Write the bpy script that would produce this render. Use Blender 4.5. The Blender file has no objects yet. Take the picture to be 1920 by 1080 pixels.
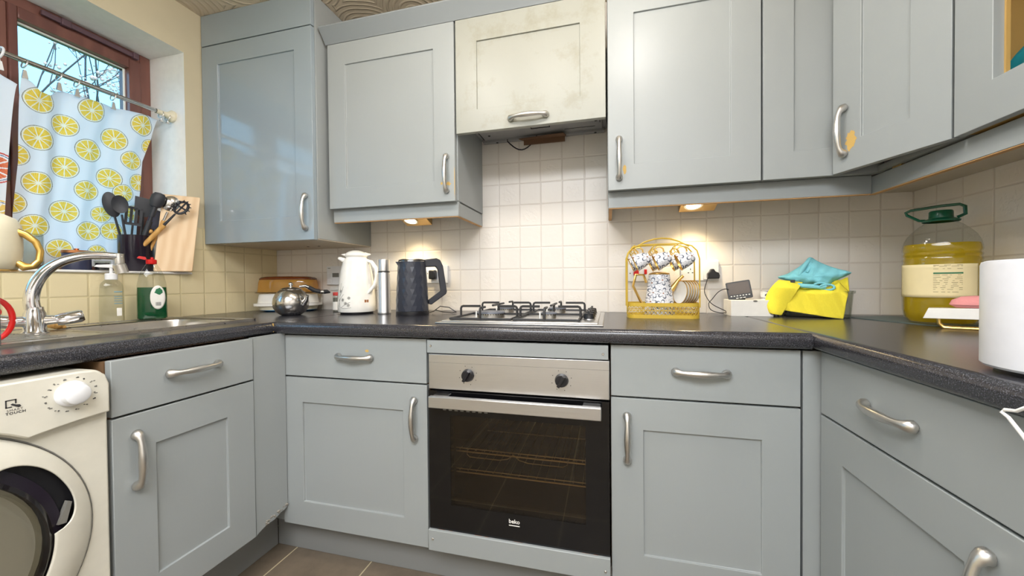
import bpy, bmesh, math, random
import numpy as np
from mathutils import Matrix, Vector
PI = math.pi
random.seed(7)
sc = bpy.context.scene
COL = sc.collection
H0 = 100.5            # camera height above the floor in cm; heights below are given relative to it

# ---------------------------------------------------------------- camera
def make_camera():
    yaw, pit, rol, f = .2491, -.0140, -.0092, 707.14
    c, s = math.cos, math.sin
    fw = Vector((-s(yaw)*c(pit), c(yaw)*c(pit), s(pit)))
    rt = Vector((c(yaw), s(yaw), 0)); up = rt.cross(fw)
    rt, up = rt*c(rol) + up*s(rol), up*c(rol) - rt*s(rol)
    cam = bpy.data.cameras.new('camera'); cam.sensor_width = 36; cam.lens = 36*f/1920
    cam.clip_start = .02; cam.clip_end = 200
    o = bpy.data.objects.new('camera', cam); COL.objects.link(o)
    m = Matrix((rt, up, -fw)).transposed().to_4x4(); m.translation = (0, 0, H0/100)
    o.matrix_world = m
    sc.camera = o
make_camera()
vs = sc.view_settings
vs.view_transform = 'Standard'; vs.look = 'None'; vs.gamma = 1; vs.use_curve_mapping = False
vs.exposure = 0.5
# ---------------------------------------------------------------- light
SKY = (0.23, 0.54, 0.82); SKY_STRENGTH = 2.5
w = bpy.data.worlds.new('daylight'); sc.world = w; w.use_nodes = True
bg = w.node_tree.nodes['Background']; bg.inputs[0].default_value = (*SKY, 1); bg.inputs[1].default_value = SKY_STRENGTH
def lamp(name, kind, loc, power, color, rot=(0, 0, 0), **kw):
    l = bpy.data.lights.new(name, kind); l.energy = power; l.color = color
    for k, v in kw.items(): setattr(l, k, v)
    o = bpy.data.objects.new(name, l); COL.objects.link(o)
    o.location = (loc[0]/100, loc[1]/100, (loc[2]+H0)/100); o.rotation_euler = rot
    return o
# the window opening as a portal, so that the sky's own light is sampled through it
lamp('window_portal', 'AREA', (-211, 53, 54), 1, (1, 1, 1), (0, -PI/2, 0), shape='RECTANGLE', size=.97, size_y=1.46)
bpy.data.objects['window_portal'].data.cycles.is_portal = True
sun = lamp('sun', 'SUN', (300, -300, 500), 3.0, (1, .95, .88), (math.radians(50), 0, math.radians(55)), angle=.01)
SPOTS = [(-66, 74, 108), (-27, 80, 108), (12, 88, 108)]   # the three heads of the ceiling spot bar
for p, k in zip(SPOTS, (8.5, 5.0, 8.5)): lamp('spot_head_light', 'POINT', p, k, (1, .95, .89), shadow_soft_size=.07)
lamp('added_fill_light', 'AREA', (-20, -75, 119), 38, (.97, .98, 1), (0, 0, 0), shape='RECTANGLE', size=1.5, size_y=1.1)  # unseen fill lamp added behind the camera to lift the whole room
DOWN = [(-91.5, 162, 27.3), (33.5, 163, 27.3)]            # the two lamps under the wall cabinets
for p in DOWN: lamp('downlight_beam', 'SPOT', p, 3.8, (1, .80, .48), (math.radians(-4), 0, 0), spot_size=2.2, spot_blend=.8, shadow_soft_size=.02)

# ---------------------------------------------------------------- materials
def lin(c): return tuple(((v/255)/12.92 if v <= 10.3 else (((v/255)+.055)/1.055)**2.4) for v in c)
class NT:
    def __init__(s, name):
        s.m = bpy.data.materials.new(name); s.m.use_nodes = True; s.t = s.m.node_tree
        s.b = s.t.nodes['Principled BSDF']; s.out = s.t.nodes['Material Output']
    def n(s, typ, **kw):
        x = s.t.nodes.new(typ)
        for k, v in kw.items(): setattr(x, k, v)
        return x
    def set(s, node, **kw):
        for k, v in kw.items():
            i = node.inputs[k.replace('_', ' ')] if k.replace('_', ' ') in node.inputs else node.inputs[k]
            if isinstance(v, bpy.types.NodeSocket): s.t.links.new(v, i)
            else: i.default_value = v
        return node
    def math(s, op, a, b=0.0, c=None, clamp=False):
        x = s.n('ShaderNodeMath', operation=op); x.use_clamp = clamp
        for i, v in enumerate((a, b) if c is None else (a, b, c)):
            if isinstance(v, bpy.types.NodeSocket): s.t.links.new(v, x.inputs[i])
            else: x.inputs[i].default_value = v
        return x.outputs[0]
    def mix(s, fac, a, b):
        x = s.n('ShaderNodeMix', data_type='RGBA')
        for i, v in ((0, fac), (6, a), (7, b)):
            if isinstance(v, bpy.types.NodeSocket): s.t.links.new(v, x.inputs[i])
            else: x.inputs[i].default_value = v if i == 0 else (*v, 1)
        return x.outputs[2]
    def coord(s, kind='Object', scale=(1, 1, 1)):
        tc = s.n('ShaderNodeTexCoord'); mp = s.n('ShaderNodeMapping'); mp.inputs['Scale'].default_value = scale
        s.t.links.new(tc.outputs[kind], mp.inputs[0]); return mp.outputs[0]
    def noise(s, vec, scale, detail=3, rough=.5):
        x = s.n('ShaderNodeTexNoise'); s.set(x, Vector=vec, Scale=scale, Detail=detail, Roughness=rough); return x.outputs['Fac']
    def ramp(s, fac, *stops):
        x = s.n('ShaderNodeValToRGB'); s.t.links.new(fac, x.inputs[0]); e = x.color_ramp.elements
        while len(e) < len(stops): e.new(.5)
        for el, (p, c) in zip(e, stops): el.position = p; el.color = (*c, 1) if len(c) == 3 else c
        return x.outputs[0]
    def bump(s, h, strength, dist=.001):
        x = s.n('ShaderNodeBump'); s.set(x, Height=h, Strength=strength, Distance=dist)
        s.t.links.new(x.outputs[0], s.b.inputs['Normal']); return x
    def base(s, col=None, rough=.5, metal=0, **kw):
        if col is not None:
            if isinstance(col, bpy.types.NodeSocket): s.t.links.new(col, s.b.inputs['Base Color'])
            else: s.b.inputs['Base Color'].default_value = (*lin(col), 1)
        if isinstance(rough, bpy.types.NodeSocket): s.t.links.new(rough, s.b.inputs['Roughness'])
        else: s.b.inputs['Roughness'].default_value = rough
        s.b.inputs['Metallic'].default_value = metal
        for k, v in kw.items(): s.b.inputs[k.replace('_', ' ')].default_value = v
        return s.m
M = {}
def simple(name, col, rough=.5, metal=0, noise=None, bump=None, **kw):
    """colour with a slight procedural mottling and bump"""
    n = NT(name); v = n.coord()
    f = n.noise(v, noise or 40, 3)
    a = tuple(x*.93 for x in lin(col)); b = tuple(min(1, x*1.06) for x in lin(col))
    n.base(n.mix(f, a, b), rough, metal, **kw)
    if bump: n.bump(n.noise(v, bump[0], 4), bump[1], bump[2] if len(bump) > 2 else .001)
    M[name] = n.m; return n.m
def paint(name, col, rough, stain=None):
    n = NT(name); v = n.coord()
    mp = n.coord('Object', (90, 90, 6))
    brush = n.noise(mp, 1.0, 4, .6)
    big = n.noise(v, 3.0, 2)
    c = n.mix(big, tuple(x*.95 for x in lin(col)), tuple(x*1.04 for x in lin(col)))
    if stain:
        sp = n.noise(v, 7.0, 5, .7)
        msk = n.ramp(sp, (.52, (0, 0, 0)), (.66, (1, 1, 1)))
        c = n.mix(n.math('MULTIPLY', msk, .32), c, lin(stain))
    n.base(c, rough, 0); n.b.inputs['Specular IOR Level'].default_value = .5
    h = n.math('ADD', n.math('MULTIPLY', brush, .7), n.math('MULTIPLY', n.noise(v, 25, 3), .5))
    n.bump(h, .22 if rough > .2 else .1, .0012)
    M[name] = n.m; return n.m
paint('grey_paint', (155, 160, 160), .4)
paint('grey_paint_glossy', (148, 159, 165), .1)
paint('grey_paint_matt', (138, 144, 147), .5)
paint('cream_paint', (156, 157, 148), .4, (124, 118, 84))
paint('shaded_plinth_grey', (132, 133, 132), .5)  # shade under the cabinets put into a darker grey than the doors
simple('raw_board', (112, 84, 56), .75, noise=60, bump=(200, .3))
simple('shelf_wood', (186, 150, 84), .6, noise=12)
simple('underside_cream', (200, 190, 172), .6)
simple('underside_grey', (150, 150, 150), .6)
simple('chipped_yellow', (206, 170, 96), .7, noise=200)
simple('tower_white', (216, 217, 222), .35)
simple('vent_brown', (92, 68, 76), .4)
simple('burner_cap', (96, 100, 110), .4)
simple('raw_edge', (196, 152, 100), .7)
simple('torn_board', (150, 145, 135), .95, noise=300, bump=(300, 1, .004))
def metal(name, col, rough, aniso=(1, 1, 60), bumpk=.08):
    n = NT(name); g = n.noise(n.coord('Object', aniso), 8, 4)
    n.base(n.mix(g, tuple(x*.86 for x in lin(col)), lin(col)), rough, 1)
    n.t.links.new(n.math('MULTIPLY_ADD', g, .16, rough-.06), n.b.inputs['Roughness'])
    if bumpk: n.bump(g, bumpk, .0004)
    M[name] = n.m; return n.m
metal('satin_nickel', (214, 211, 206), .33, (8, 8, 8), 0)
metal('brushed_steel', (214, 213, 212), .36, (1, 1, 90))
metal('sink_steel', (200, 196, 190), .28, (8, 8, 8))
metal('chrome', (225, 225, 228), .07, (3, 3, 3), 0)
metal('polished_steel', (205, 203, 200), .14, (3, 3, 3), 0)
metal('gold', (232, 192, 110), .28, (5, 5, 5), 0)
metal('brass_lamp', (190, 160, 110), .35, (5, 5, 5), 0)
metal('copper', (205, 140, 95), .3, (5, 5, 5), 0)
simple('black_plastic', (26, 26, 30), .35)
simple('black_gloss', (12, 12, 14), .08)
simple('kettle_black', (40, 43, 52), .3)
simple('cast_iron', (40, 40, 42), .45, bump=(300, .25))
simple('dark_gap', (24, 21, 19), .8)
simple('white_plastic', (232, 233, 235), .3)
simple('washer_white', (216, 212, 198), .28)
simple('white_enamel', (240, 238, 232), .14)
simple('grey_print', (120, 118, 112), .6)
simple('dark_print', (50, 50, 50), .6)
simple('cream_enamel', (222, 215, 190), .3)
simple('red_plastic', (206, 22, 18), .3)
simple('red_lid', (205, 75, 70), .4)
simple('green_plastic', (6, 84, 58), .3)
simple('black_silicone', (46, 48, 54), .5)
simple('dark_crock', (38, 32, 42), .15)
simple('navy_tin', (42, 46, 70), .3)
simple('yellow_cloth', (244, 226, 66), .95, noise=300, bump=(500, .6, .002))
simple('cyan_cloth', (132, 206, 218), .95, noise=300, bump=(500, .6, .002))
simple('lilac_cloth', (176, 168, 190), .9, noise=25)
simple('pink_sponge', (228, 150, 148), .9, bump=(300, .5, .002))
simple('paper_white', (238, 236, 230), .7)
simple('cream_label', (232, 216, 168), .55, noise=20)
simple('green_print', (30, 110, 70), .6)
simple('blue_glaze', (30, 120, 180), .2)
simple('white_cable', (238, 236, 232), .4)
simple('screen_face', (82, 72, 66), .25, noise=90)
simple('teal_plastic', (40, 150, 160), .4)
simple('bark', (84, 74, 70), .9); simple('blossom', (214, 176, 160), .8)
simple('grass', (90, 120, 60), .9, noise=3)
simple('soil', (120, 108, 90), .9)
simple('white_reveal', (240, 238, 234), .6, bump=(60, .1))
simple('cream_wall', (204, 193, 164), .7, noise=8, bump=(80, .12))
simple('room_wall', (214, 208, 196), .7, noise=8)
simple('clear_label', (120, 160, 175), .4)
def wood(name, a, b, rough=.45, sc_=(1, 1, 1)):
    n = NT(name); v = n.coord('Object', sc_)
    wv = n.n('ShaderNodeTexWave', wave_type='BANDS', bands_direction='X'); n.set(wv, Vector=v, Scale=14, Distortion=5, Detail=3, Detail_Scale=1.2)
    n.base(n.mix(wv.outputs['Fac'], lin(a), lin(b)), rough); M[name] = n.m
wood('beech', (228, 200, 162), (218, 184, 142), .5, (1, 1, .12))
wood('spoon_wood', (214, 168, 96), (196, 146, 78), .5, (1, 1, .3))
wood('mahogany', (124, 82, 72), (104, 66, 60), .3, (1, 1, .15))
def glass(name, col, rough=0.0, ior=1.45, body=0, bcol=None):
    """thin tinted glass: a see-through tint with a glossy skin"""
    n = NT(name); t = n.t
    tr = n.n('ShaderNodeBsdfTransparent'); tr.inputs[0].default_value = (*lin(col), 1)
    gl = n.n('ShaderNodeBsdfGlossy'); gl.inputs['Roughness'].default_value = rough
    lw = n.n('ShaderNodeLayerWeight'); k0 = ((ior-1)/(ior+1))**2
    fr = n.n('ShaderNodeMath', operation='MULTIPLY_ADD'); t.links.new(n.math('POWER', lw.outputs['Facing'], 4.0), fr.inputs[0]); fr.inputs[1].default_value = .55; fr.inputs[2].default_value = k0
    mx = n.n('ShaderNodeMixShader')
    # a little mottling keeps the tint procedural
    f = n.noise(n.coord(), 6, 2)
    t.links.new(n.mix(f, tuple(x*.97 for x in lin(col)), lin(col)), tr.inputs[0])
    t.links.new(fr.outputs[0], mx.inputs[0])
    base = tr.outputs[0]
    if body:
        d1 = n.n('ShaderNodeBsdfDiffuse'); d1.inputs[0].default_value = (*lin(bcol), 1); d2 = n.n('ShaderNodeBsdfTranslucent'); d2.inputs[0].default_value = (*lin(bcol), 1)
        ma = n.n('ShaderNodeMixShader'); ma.inputs[0].default_value = .5; t.links.new(d1.outputs[0], ma.inputs[1]); t.links.new(d2.outputs[0], ma.inputs[2])
        mb = n.n('ShaderNodeMixShader'); mb.inputs[0].default_value = body; t.links.new(tr.outputs[0], mb.inputs[1]); t.links.new(ma.outputs[0], mb.inputs[2]); base = mb.outputs[0]
    t.links.new(base, mx.inputs[1]); t.links.new(gl.outputs[0], mx.inputs[2])
    t.links.new(mx.outputs[0], n.out.inputs[0]); M[name] = n.m
glass('window_glass', (248, 252, 255))
glass('clear_plastic', (246, 247, 245), .05)
glass('oven_glass', (206, 192, 166), .02, 1.6)
glass('washer_glass', (222, 220, 212), .03, 1.5)
glass('jar_glass', (240, 242, 238), .03)
glass('green_soap', (60, 180, 120), .05, 1.35, .6, (6, 120, 70))
glass('cooking_oil', (254, 240, 140), .04, 1.35, .34, (255, 226, 50))
glass('amber_glass', (244, 204, 120), .05, 1.6, .5, (246, 198, 100))
def emit(name, col, k):
    n = NT(name); n.b.inputs['Emission Color'].default_value = (*lin(col), 1); n.b.inputs['Emission Strength'].default_value = k
    n.base(col, .5); M[name] = n.m
emit('lamp_glow', (255, 226, 170), 22); emit('spot_glow', (255, 240, 215), 14); emit('fill_glow', (240, 246, 255), 4)  # the last glow is for the added fill panel
def worktop_mat():
    n = NT('speckled_laminate'); v = n.coord()
    vo = n.n('ShaderNodeTexVoronoi'); n.set(vo, Vector=v, Scale=420.0)
    sp = n.ramp(n.noise(v, 480, 2, .7), (.52, (0, 0, 0)), (.68, (1, 1, 1)))
    c = n.mix(n.math('MULTIPLY', sp, .75), lin((30, 30, 36)), lin((132, 133, 142)))
    c2 = n.mix(n.noise(v, 140, 3), lin((30, 30, 36)), lin((60, 58, 60)))
    n.base(n.mix(.4, c, c2), .24); n.bump(n.noise(v, 500, 2), .02, .0002); n.b.inputs['Specular IOR Level'].default_value = .7
    M['speckled_laminate'] = n.m
worktop_mat()
def tile_mat(name, axis, a0, tile, groutc, seed):
    n = NT(name); g = n.n('ShaderNodeNewGeometry'); sp = n.n('ShaderNodeSeparateXYZ'); n.t.links.new(g.outputs['Position'], sp.inputs[0])
    a = n.math('DIVIDE', n.math('SUBTRACT', sp.outputs[axis], a0), .1)
    b = n.math('DIVIDE', n.math('SUBTRACT', sp.outputs[2], (46.35+H0)/100), .1)
    def edge(x):
        f = n.math('FRACT', n.math('ADD', x, 100.0)); return n.math('MINIMUM', f, n.math('SUBTRACT', 1.0, f))
    wob = n.math('MULTIPLY', n.math('SUBTRACT', n.noise(g.outputs['Position'], 18, 2), .5), .03)
    d = n.math('ADD', n.math('MINIMUM', edge(a), edge(b)), wob)
    prof = n.n('ShaderNodeMapRange', interpolation_type='SMOOTHSTEP'); n.set(prof, Value=d); prof.inputs[1].default_value = .005; prof.inputs[2].default_value = .05
    cell = n.n('ShaderNodeCombineXYZ'); n.t.links.new(n.math('FLOOR', a), cell.inputs[0]); n.t.links.new(n.math('FLOOR', b), cell.inputs[1]); cell.inputs[2].default_value = seed
    wn = n.n('ShaderNodeTexWhiteNoise'); n.t.links.new(cell.outputs[0], wn.inputs[0])
    dec = n.math('GREATER_THAN', wn.outputs[0], .72)     # a few tiles carry a raised sprig
    fa = n.math('SUBTRACT', n.math('FRACT', n.math('ADD', a, 100.0)), .5); fb = n.math('SUBTRACT', n.math('FRACT', n.math('ADD', b, 100.0)), .5)
    rr = n.math('SQRT', n.math('ADD', n.math('MULTIPLY', fa, fa), n.math('MULTIPLY', fb, fb)))
    inside = n.math('LESS_THAN', rr, .34)
    relief = n.math('MULTIPLY', n.math('MULTIPLY', n.ramp(n.noise(g.outputs['Position'], 75, 1), (.46, (0, 0, 0)), (.56, (1, 1, 1))), inside), dec)
    c = n.mix(wn.outputs[0], tuple(x*.96 for x in lin(tile)), lin(tile))
    n.base(n.mix(prof.outputs[0], lin(groutc), c), .32)
    h = n.math('ADD', n.math('MULTIPLY', prof.outputs[0], 1.0), n.math('MULTIPLY', n.noise(g.outputs['Position'], 30, 4, .55), .75))
    h = n.math('ADD', h, n.math('MULTIPLY', relief, .35))
    n.bump(h, .5, .0022); M[name] = n.m
tile_mat('back_tiles', 0, -.5992, (236, 230, 222), (222, 214, 205), 1.0)
tile_mat('left_tiles', 1, .0274+.006, (226, 212, 172), (208, 194, 152), 2.0)
tile_mat('right_tiles', 1, .0274, (236, 230, 222), (222, 214, 205), 3.0)
def floor_mat():
    n = NT('slate_floor'); g = n.n('ShaderNodeNewGeometry'); sp = n.n('ShaderNodeSeparateXYZ'); n.t.links.new(g.outputs['Position'], sp.inputs[0])
    a = n.math('DIVIDE', n.math('SUBTRACT', sp.outputs[0], -1.158), .323); b = n.math('DIVIDE', n.math('SUBTRACT', sp.outputs[1], .30), .323)
    def edge(x):
        f = n.math('FRACT', n.math('ADD', x, 100.0)); return n.math('MINIMUM', f, n.math('SUBTRACT', 1.0, f))
    d = n.math('MINIMUM', edge(a), edge(b)); m = n.math('GREATER_THAN', d, .007)
    c = n.mix(n.noise(g.outputs['Position'], 9, 6, .7), lin((84, 74, 62)), lin((138, 124, 106)))
    n.base(n.mix(m, lin((196, 184, 150)), c), .45); n.bump(n.math('ADD', m, n.noise(g.outputs['Position'], 40, 5)), .4, .001); M['slate_floor'] = n.m
floor_mat()
def ceiling_mat():
    n = NT('artex_ceiling'); g = n.n('ShaderNodeNewGeometry')
    vo = n.n('ShaderNodeTexVoronoi'); n.set(vo, Vector=g.outputs['Position'], Scale=3.6)
    rings = n.math('SINE', n.math('MULTIPLY', vo.outputs['Distance'], 75.0))
    rid = n.math('POWER', n.math('MAXIMUM', rings, 0.0), .6)
    n.base((206, 192, 170), .7); n.bump(rid, .9, .004); M['artex_ceiling'] = n.m
ceiling_mat()
def floral(name):
    """white china printed with dark outlined five petal flowers"""
    n = NT(name); sp = n.n('ShaderNodeSeparateXYZ'); n.t.links.new(n.coord(), sp.inputs[0])
    cb = n.n('ShaderNodeCombineXYZ'); n.t.links.new(sp.outputs[0], cb.inputs[0]); n.t.links.new(sp.outputs[2], cb.inputs[1])
    def layer(scale, off, wd):
        ad = n.n('ShaderNodeVectorMath', operation='ADD'); n.t.links.new(cb.outputs[0], ad.inputs[0]); ad.inputs[1].default_value = (off, off*.6, 0)
        vo = n.n('ShaderNodeTexVoronoi', voronoi_dimensions='2D'); n.set(vo, Vector=ad.outputs[0], Scale=scale, Randomness=.4)
        df = n.n('ShaderNodeVectorMath', operation='SUBTRACT'); n.t.links.new(ad.outputs[0], df.inputs[0]); n.t.links.new(vo.outputs['Position'], df.inputs[1])
        s2 = n.n('ShaderNodeSeparateXYZ'); n.t.links.new(df.outputs[0], s2.inputs[0])
        th = n.math('ARCTAN2', s2.outputs[1], s2.outputs[0])
        pet = n.math('ABSOLUTE', n.math('COSINE', n.math('MULTIPLY', th, 2.5)))
        R = n.math('MULTIPLY_ADD', n.math('POWER', pet, .6), .42, .06)
        d = vo.outputs['Distance']
        return n.math('LESS_THAN', n.math('ABSOLUTE', n.math('SUBTRACT', d, R)), wd), n.math('LESS_THAN', d, .07)
    l1, c1 = layer(25.0, 0.0, .05); l2, c2 = layer(40.0, .37, .05)
    ln = n.math('MAXIMUM', l1, n.math('MULTIPLY', l2, .35))
    c = n.mix(ln, lin((236, 236, 240)), lin((84, 94, 112)))
    n.base(n.mix(c1, c, lin((150, 110, 90))), .12); M[name] = n.m
floral('floral_china')
def hexkettle():
    n = NT('faceted_black'); v = n.coord('Object', (1, 1, .55))
    vo = n.n('ShaderNodeTexVoronoi'); n.set(vo, Vector=v, Scale=55.0, Randomness=.15)
    n.base((46, 50, 62), .3); n.bump(vo.outputs['Distance'], .1, .001); M['faceted_black'] = n.m
hexkettle()
def cloth_mat():
    n = NT('curtain_cloth'); at = n.n('ShaderNodeAttribute', attribute_name='Col')
    df = n.n('ShaderNodeBsdfDiffuse'); tl = n.n('ShaderNodeBsdfTranslucent'); mx = n.n('ShaderNodeMixShader'); mx.inputs[0].default_value = .42
    for s in (df, tl): n.t.links.new(at.outputs['Color'], s.inputs[0])
    bp = n.n('ShaderNodeBump'); n.set(bp, Height=n.noise(n.coord(), 400, 2), Strength=.2, Distance=.001)
    n.t.links.new(bp.outputs[0], df.inputs['Normal'])
    n.t.links.new(df.outputs[0], mx.inputs[1]); n.t.links.new(tl.outputs[0], mx.inputs[2]); n.t.links.new(mx.outputs[0], n.out.inputs[0]); M['curtain_cloth'] = n.m
cloth_mat()

# ---------------------------------------------------------------- mesh helpers (all in cm)
class MB:
    def __init__(s): s.v = []; s.f = []; s.mi = []; s.cur = 0
    def add(s, verts, faces, M4=None):
        o = len(s.v)
        s.v += [tuple(M4 @ Vector(p)) for p in verts] if M4 is not None else [tuple(p) for p in verts]
        s.f += [tuple(i+o for i in f) for f in faces]; s.mi += [s.cur]*len(faces); return s
    def box(s, x0, x1, y0, y1, z0, z1, M4=None):
        v = [(x, y, z) for x in (x0, x1) for y in (y0, y1) for z in (z0, z1)]
        return s.add(v, [(0, 1, 3, 2), (4, 6, 7, 5), (0, 4, 5, 1), (2, 3, 7, 6), (0, 2, 6, 4), (1, 5, 7, 3)], M4)
    def prism(s, poly, a0, a1, axis='y', M4=None):
        """poly: 2-d outline; extruded from a0 to a1 along axis"""
        def P(u, w, a): return {'y': (u, a, w), 'x': (a, u, w), 'z': (u, w, a)}[axis]
        n = len(poly); v = [P(u, w, a0) for u, w in poly] + [P(u, w, a1) for u, w in poly]
        return s.add(v, [tuple(range(n))[::-1], tuple(range(n, 2*n))] + [(i, (i+1) % n, n+(i+1) % n, n+i) for i in range(n)], M4)
    def lathe(s, prof, seg=40, c=(0, 0, 0), sx=1, sy=1, M4=None, power=None):
        rings = []; v = []; f = []
        for r, z in prof:
            if r <= 1e-6: rings.append([len(v)]); v.append((c[0], c[1], c[2]+z)); continue
            idx = []
            for i in range(seg):
                a = 2*PI*i/seg; ca, sa = math.cos(a), math.sin(a)
                if power: k = (abs(ca)**power+abs(sa)**power)**(-1/power)
                else: k = 1
                idx.append(len(v)); v.append((c[0]+r*k*ca*sx, c[1]+r*k*sa*sy, c[2]+z))
            rings.append(idx)
        for A, B in zip(rings, rings[1:]):
            if len(A) == 1 and len(B) == 1: continue
            for i in range(seg):
                j = (i+1) % seg
                if len(A) == 1: f.append((A[0], B[i], B[j])[::-1])
                elif len(B) == 1: f.append((A[i], A[j], B[0]))
                else: f.append((A[i], A[j], B[j], B[i]))
        return s.add(v, f, M4)
    def tube(s, pts, r, seg=10, closed=False, flat=1.0, M4=None, up=(0, 0, 1)):
        pts = [Vector(p) for p in pts]; n = len(pts); v = []; f = []
        R = r if isinstance(r, (list, tuple)) else [r]*n
        prev = None
        for i in range(n):
            if closed: t = pts[(i+1) % n]-pts[i-1]
            else: t = pts[min(i+1, n-1)]-pts[max(i-1, 0)]
            t.normalize()
            if prev is None:
                a = Vector(up) if abs(t.dot(Vector(up))) < .95 else Vector((1, 0, 0))
                u = (a-t*a.dot(t)).normalized()
            else: u = (prev-t*prev.dot(t)).normalized()
            prev = u; w = t.cross(u)
            for k in range(seg):
                a = 2*PI*k/seg; v.append(pts[i]+u*(R[i]*math.cos(a)*flat)+w*(R[i]*math.sin(a)))
        m = n if closed else n-1
        for i in range(m):
            j = (i+1) % n
            for k in range(seg):
                l = (k+1) % seg; f.append((i*seg+k, i*seg+l, j*seg+l, j*seg+k))
        if not closed:
            f.append(tuple(range(seg))[::-1]); f.append(tuple(range((n-1)*seg, n*seg)))
        return s.add(v, f, M4)
    def ball(s, c, r, seg=16, rings=10, sz=1, M4=None):
        return s.lathe([(r*math.sin(PI*i/rings), -r*sz*math.cos(PI*i/rings)) for i in range(rings+1)], seg, c, M4=M4)
    def grid(s, fn, nu, nv, M4=None):
        v = [fn(i/nu, j/nv) for j in range(nv+1) for i in range(nu+1)]
        f = [(j*(nu+1)+i, j*(nu+1)+i+1, (j+1)*(nu+1)+i+1, (j+1)*(nu+1)+i) for j in range(nv) for i in range(nu)]
        return s.add(v, f, M4)
    def build(s, name, mats, parent=None, bevel=0, smooth=True, solid=0, angle=38, sub=0, weld=False):
        me = bpy.data.meshes.new(name); me.from_pydata([(x*.01, y*.01, z*.01) for x, y, z in s.v], [], s.f)
        for m in (mats if isinstance(mats, (list, tuple)) else [mats]): me.materials.append(M[m])
        if len(set(s.mi)) > 1: me.polygons.foreach_set('material_index', s.mi)
        bm = bmesh.new(); bm.from_mesh(me)
        if weld: bmesh.ops.remove_doubles(bm, verts=bm.verts, dist=1e-6)
        bmesh.ops.recalc_face_normals(bm, faces=bm.faces)
        ang = math.radians(angle)
        for f in bm.faces: f.smooth = smooth
        for e in bm.edges: e.smooth = e.calc_face_angle(0) < ang
        bm.to_mesh(me); bm.free()
        o = bpy.data.objects.new(name, me); COL.objects.link(o)
        if parent: o.parent = parent
        if solid: md = o.modifiers.new('thickness', 'SOLIDIFY'); md.thickness = solid*.01; md.offset = 0
        if sub: md = o.modifiers.new('subdivision', 'SUBSURF'); md.levels = md.render_levels = sub
        if bevel:
            md = o.modifiers.new('bevel', 'BEVEL'); md.width = bevel*.01; md.segments = 2; md.limit_method = 'ANGLE'; md.angle_limit = math.radians(35); md.harden_normals = False
        return o
def thing(name, label, cat, x=0, y=0, z=0, rot=0, group=None):
    o = bpy.data.objects.new(name, None); COL.objects.link(o); o.empty_display_size = .05
    o.location = (x/100, y/100, (z+H0)/100); o.rotation_euler = (0, 0, rot)
    o['label'] = label; o['category'] = cat
    if group: o['group'] = group
    return o
def struct(o): o['kind'] = 'structure'; return o
def place(o, x=0, y=0, z=0): o.location = (x/100, y/100, (z+H0)/100); return o
def facing(x, y): return math.atan2(-x, y)      # local x to the right and local -y towards the middle of the room at (0, 0)
def text(body, size, mat, parent, loc, rot=(PI/2, 0, 0), name='lettering', ext=.02, spacing=1, bold=0, align='CENTER'):
    cu = bpy.data.curves.new(name, 'FONT'); cu.body = body; cu.size = size*.01; cu.extrude = ext*.01; cu.align_x = align; cu.space_character = spacing; cu.offset = bold*.01; cu.resolution_u = 3
    tmp = bpy.data.objects.new(name, cu); COL.objects.link(tmp)
    bpy.context.view_layer.update()
    me = bpy.data.meshes.new_from_object(tmp.evaluated_get(bpy.context.evaluated_depsgraph_get()))
    bpy.data.objects.remove(tmp); me.materials.clear(); me.materials.append(M[mat])
    o = bpy.data.objects.new(name, me); COL.objects.link(o); o.parent = parent
    o.location = tuple(c*.01 for c in loc); o.rotation_euler = rot
    return o
def rotz(a): return Matrix.Rotation(a, 4, 'Z')
def at(x, y, z, rx=0, ry=0, rz=0): return Matrix.Translation((x, y, z)) @ Matrix.Rotation(rz, 4, 'Z') @ Matrix.Rotation(rx, 4, 'X') @ Matrix.Rotation(ry, 4, 'Y')

# ================================================================ the room
YB, XL, XR, ZC, ZF = 172.74, -179.9, 110.05, 122.9, -H0
Y0 = -170
struct(place(MB().box(XL-30, XR+20, Y0-10, YB+20, ZF-10, ZF).build('floor', 'slate_floor', smooth=False)))
struct(place(MB().box(XL-30, XR+20, Y0-10, YB+20, ZC, ZC+10).build('ceiling', 'artex_ceiling', smooth=False)))
struct(place(MB().box(XL-30, XR+20, YB, YB+20, ZF, ZC).build('wall_back', 'back_tiles', smooth=False)))
struct(place(MB().box(XR, XR+20, Y0, YB, ZF, ZC).build('wall_right', 'right_tiles', smooth=False)))
struct(place(MB().box(XL-30, XR+20, Y0-10, Y0, ZF, ZC).build('wall_front', 'room_wall', smooth=False)))
# left wall with its deep window opening; tiled up to 26 cm above the lens, painted cream above
WY0, WY1, WZ0, WZ1, TT = -20, 126.5, 5.0, 102.3, 26.35
b = MB()
def wallbox(y0, y1, z0, z1, tiled):
    b.cur = 1 if tiled else 0
    b.add([(XL, y0, z0), (XL, y1, z0), (XL, y1, z1), (XL, y0, z1)], [(0, 1, 2, 3)])
for y0, y1 in ((WY1, YB), (Y0, WY0)):
    wallbox(y0, y1, ZF, TT, True); wallbox(y0, y1, TT, ZC, False)
wallbox(WY0, WY1, ZF, WZ0, True); wallbox(WY0, WY1, WZ1, ZC, False)
b.cur = 2
XO = XL-30
for q in ([(XL, WY1, WZ0), (XO, WY1, WZ0), (XO, WY1, WZ1), (XL, WY1, WZ1)], [(XL, WY0, WZ0), (XO, WY0, WZ0), (XO, WY0, WZ1), (XL, WY0, WZ1)],
          [(XL, WY0, WZ1), (XL, WY1, WZ1), (XO, WY1, WZ1), (XO, WY0, WZ1)], [(XL, WY0, WZ0), (XL, WY1, WZ0), (XO, WY1, WZ0), (XO, WY0, WZ0)]):
    b.add(q, [(0, 1, 2, 3)])
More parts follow.
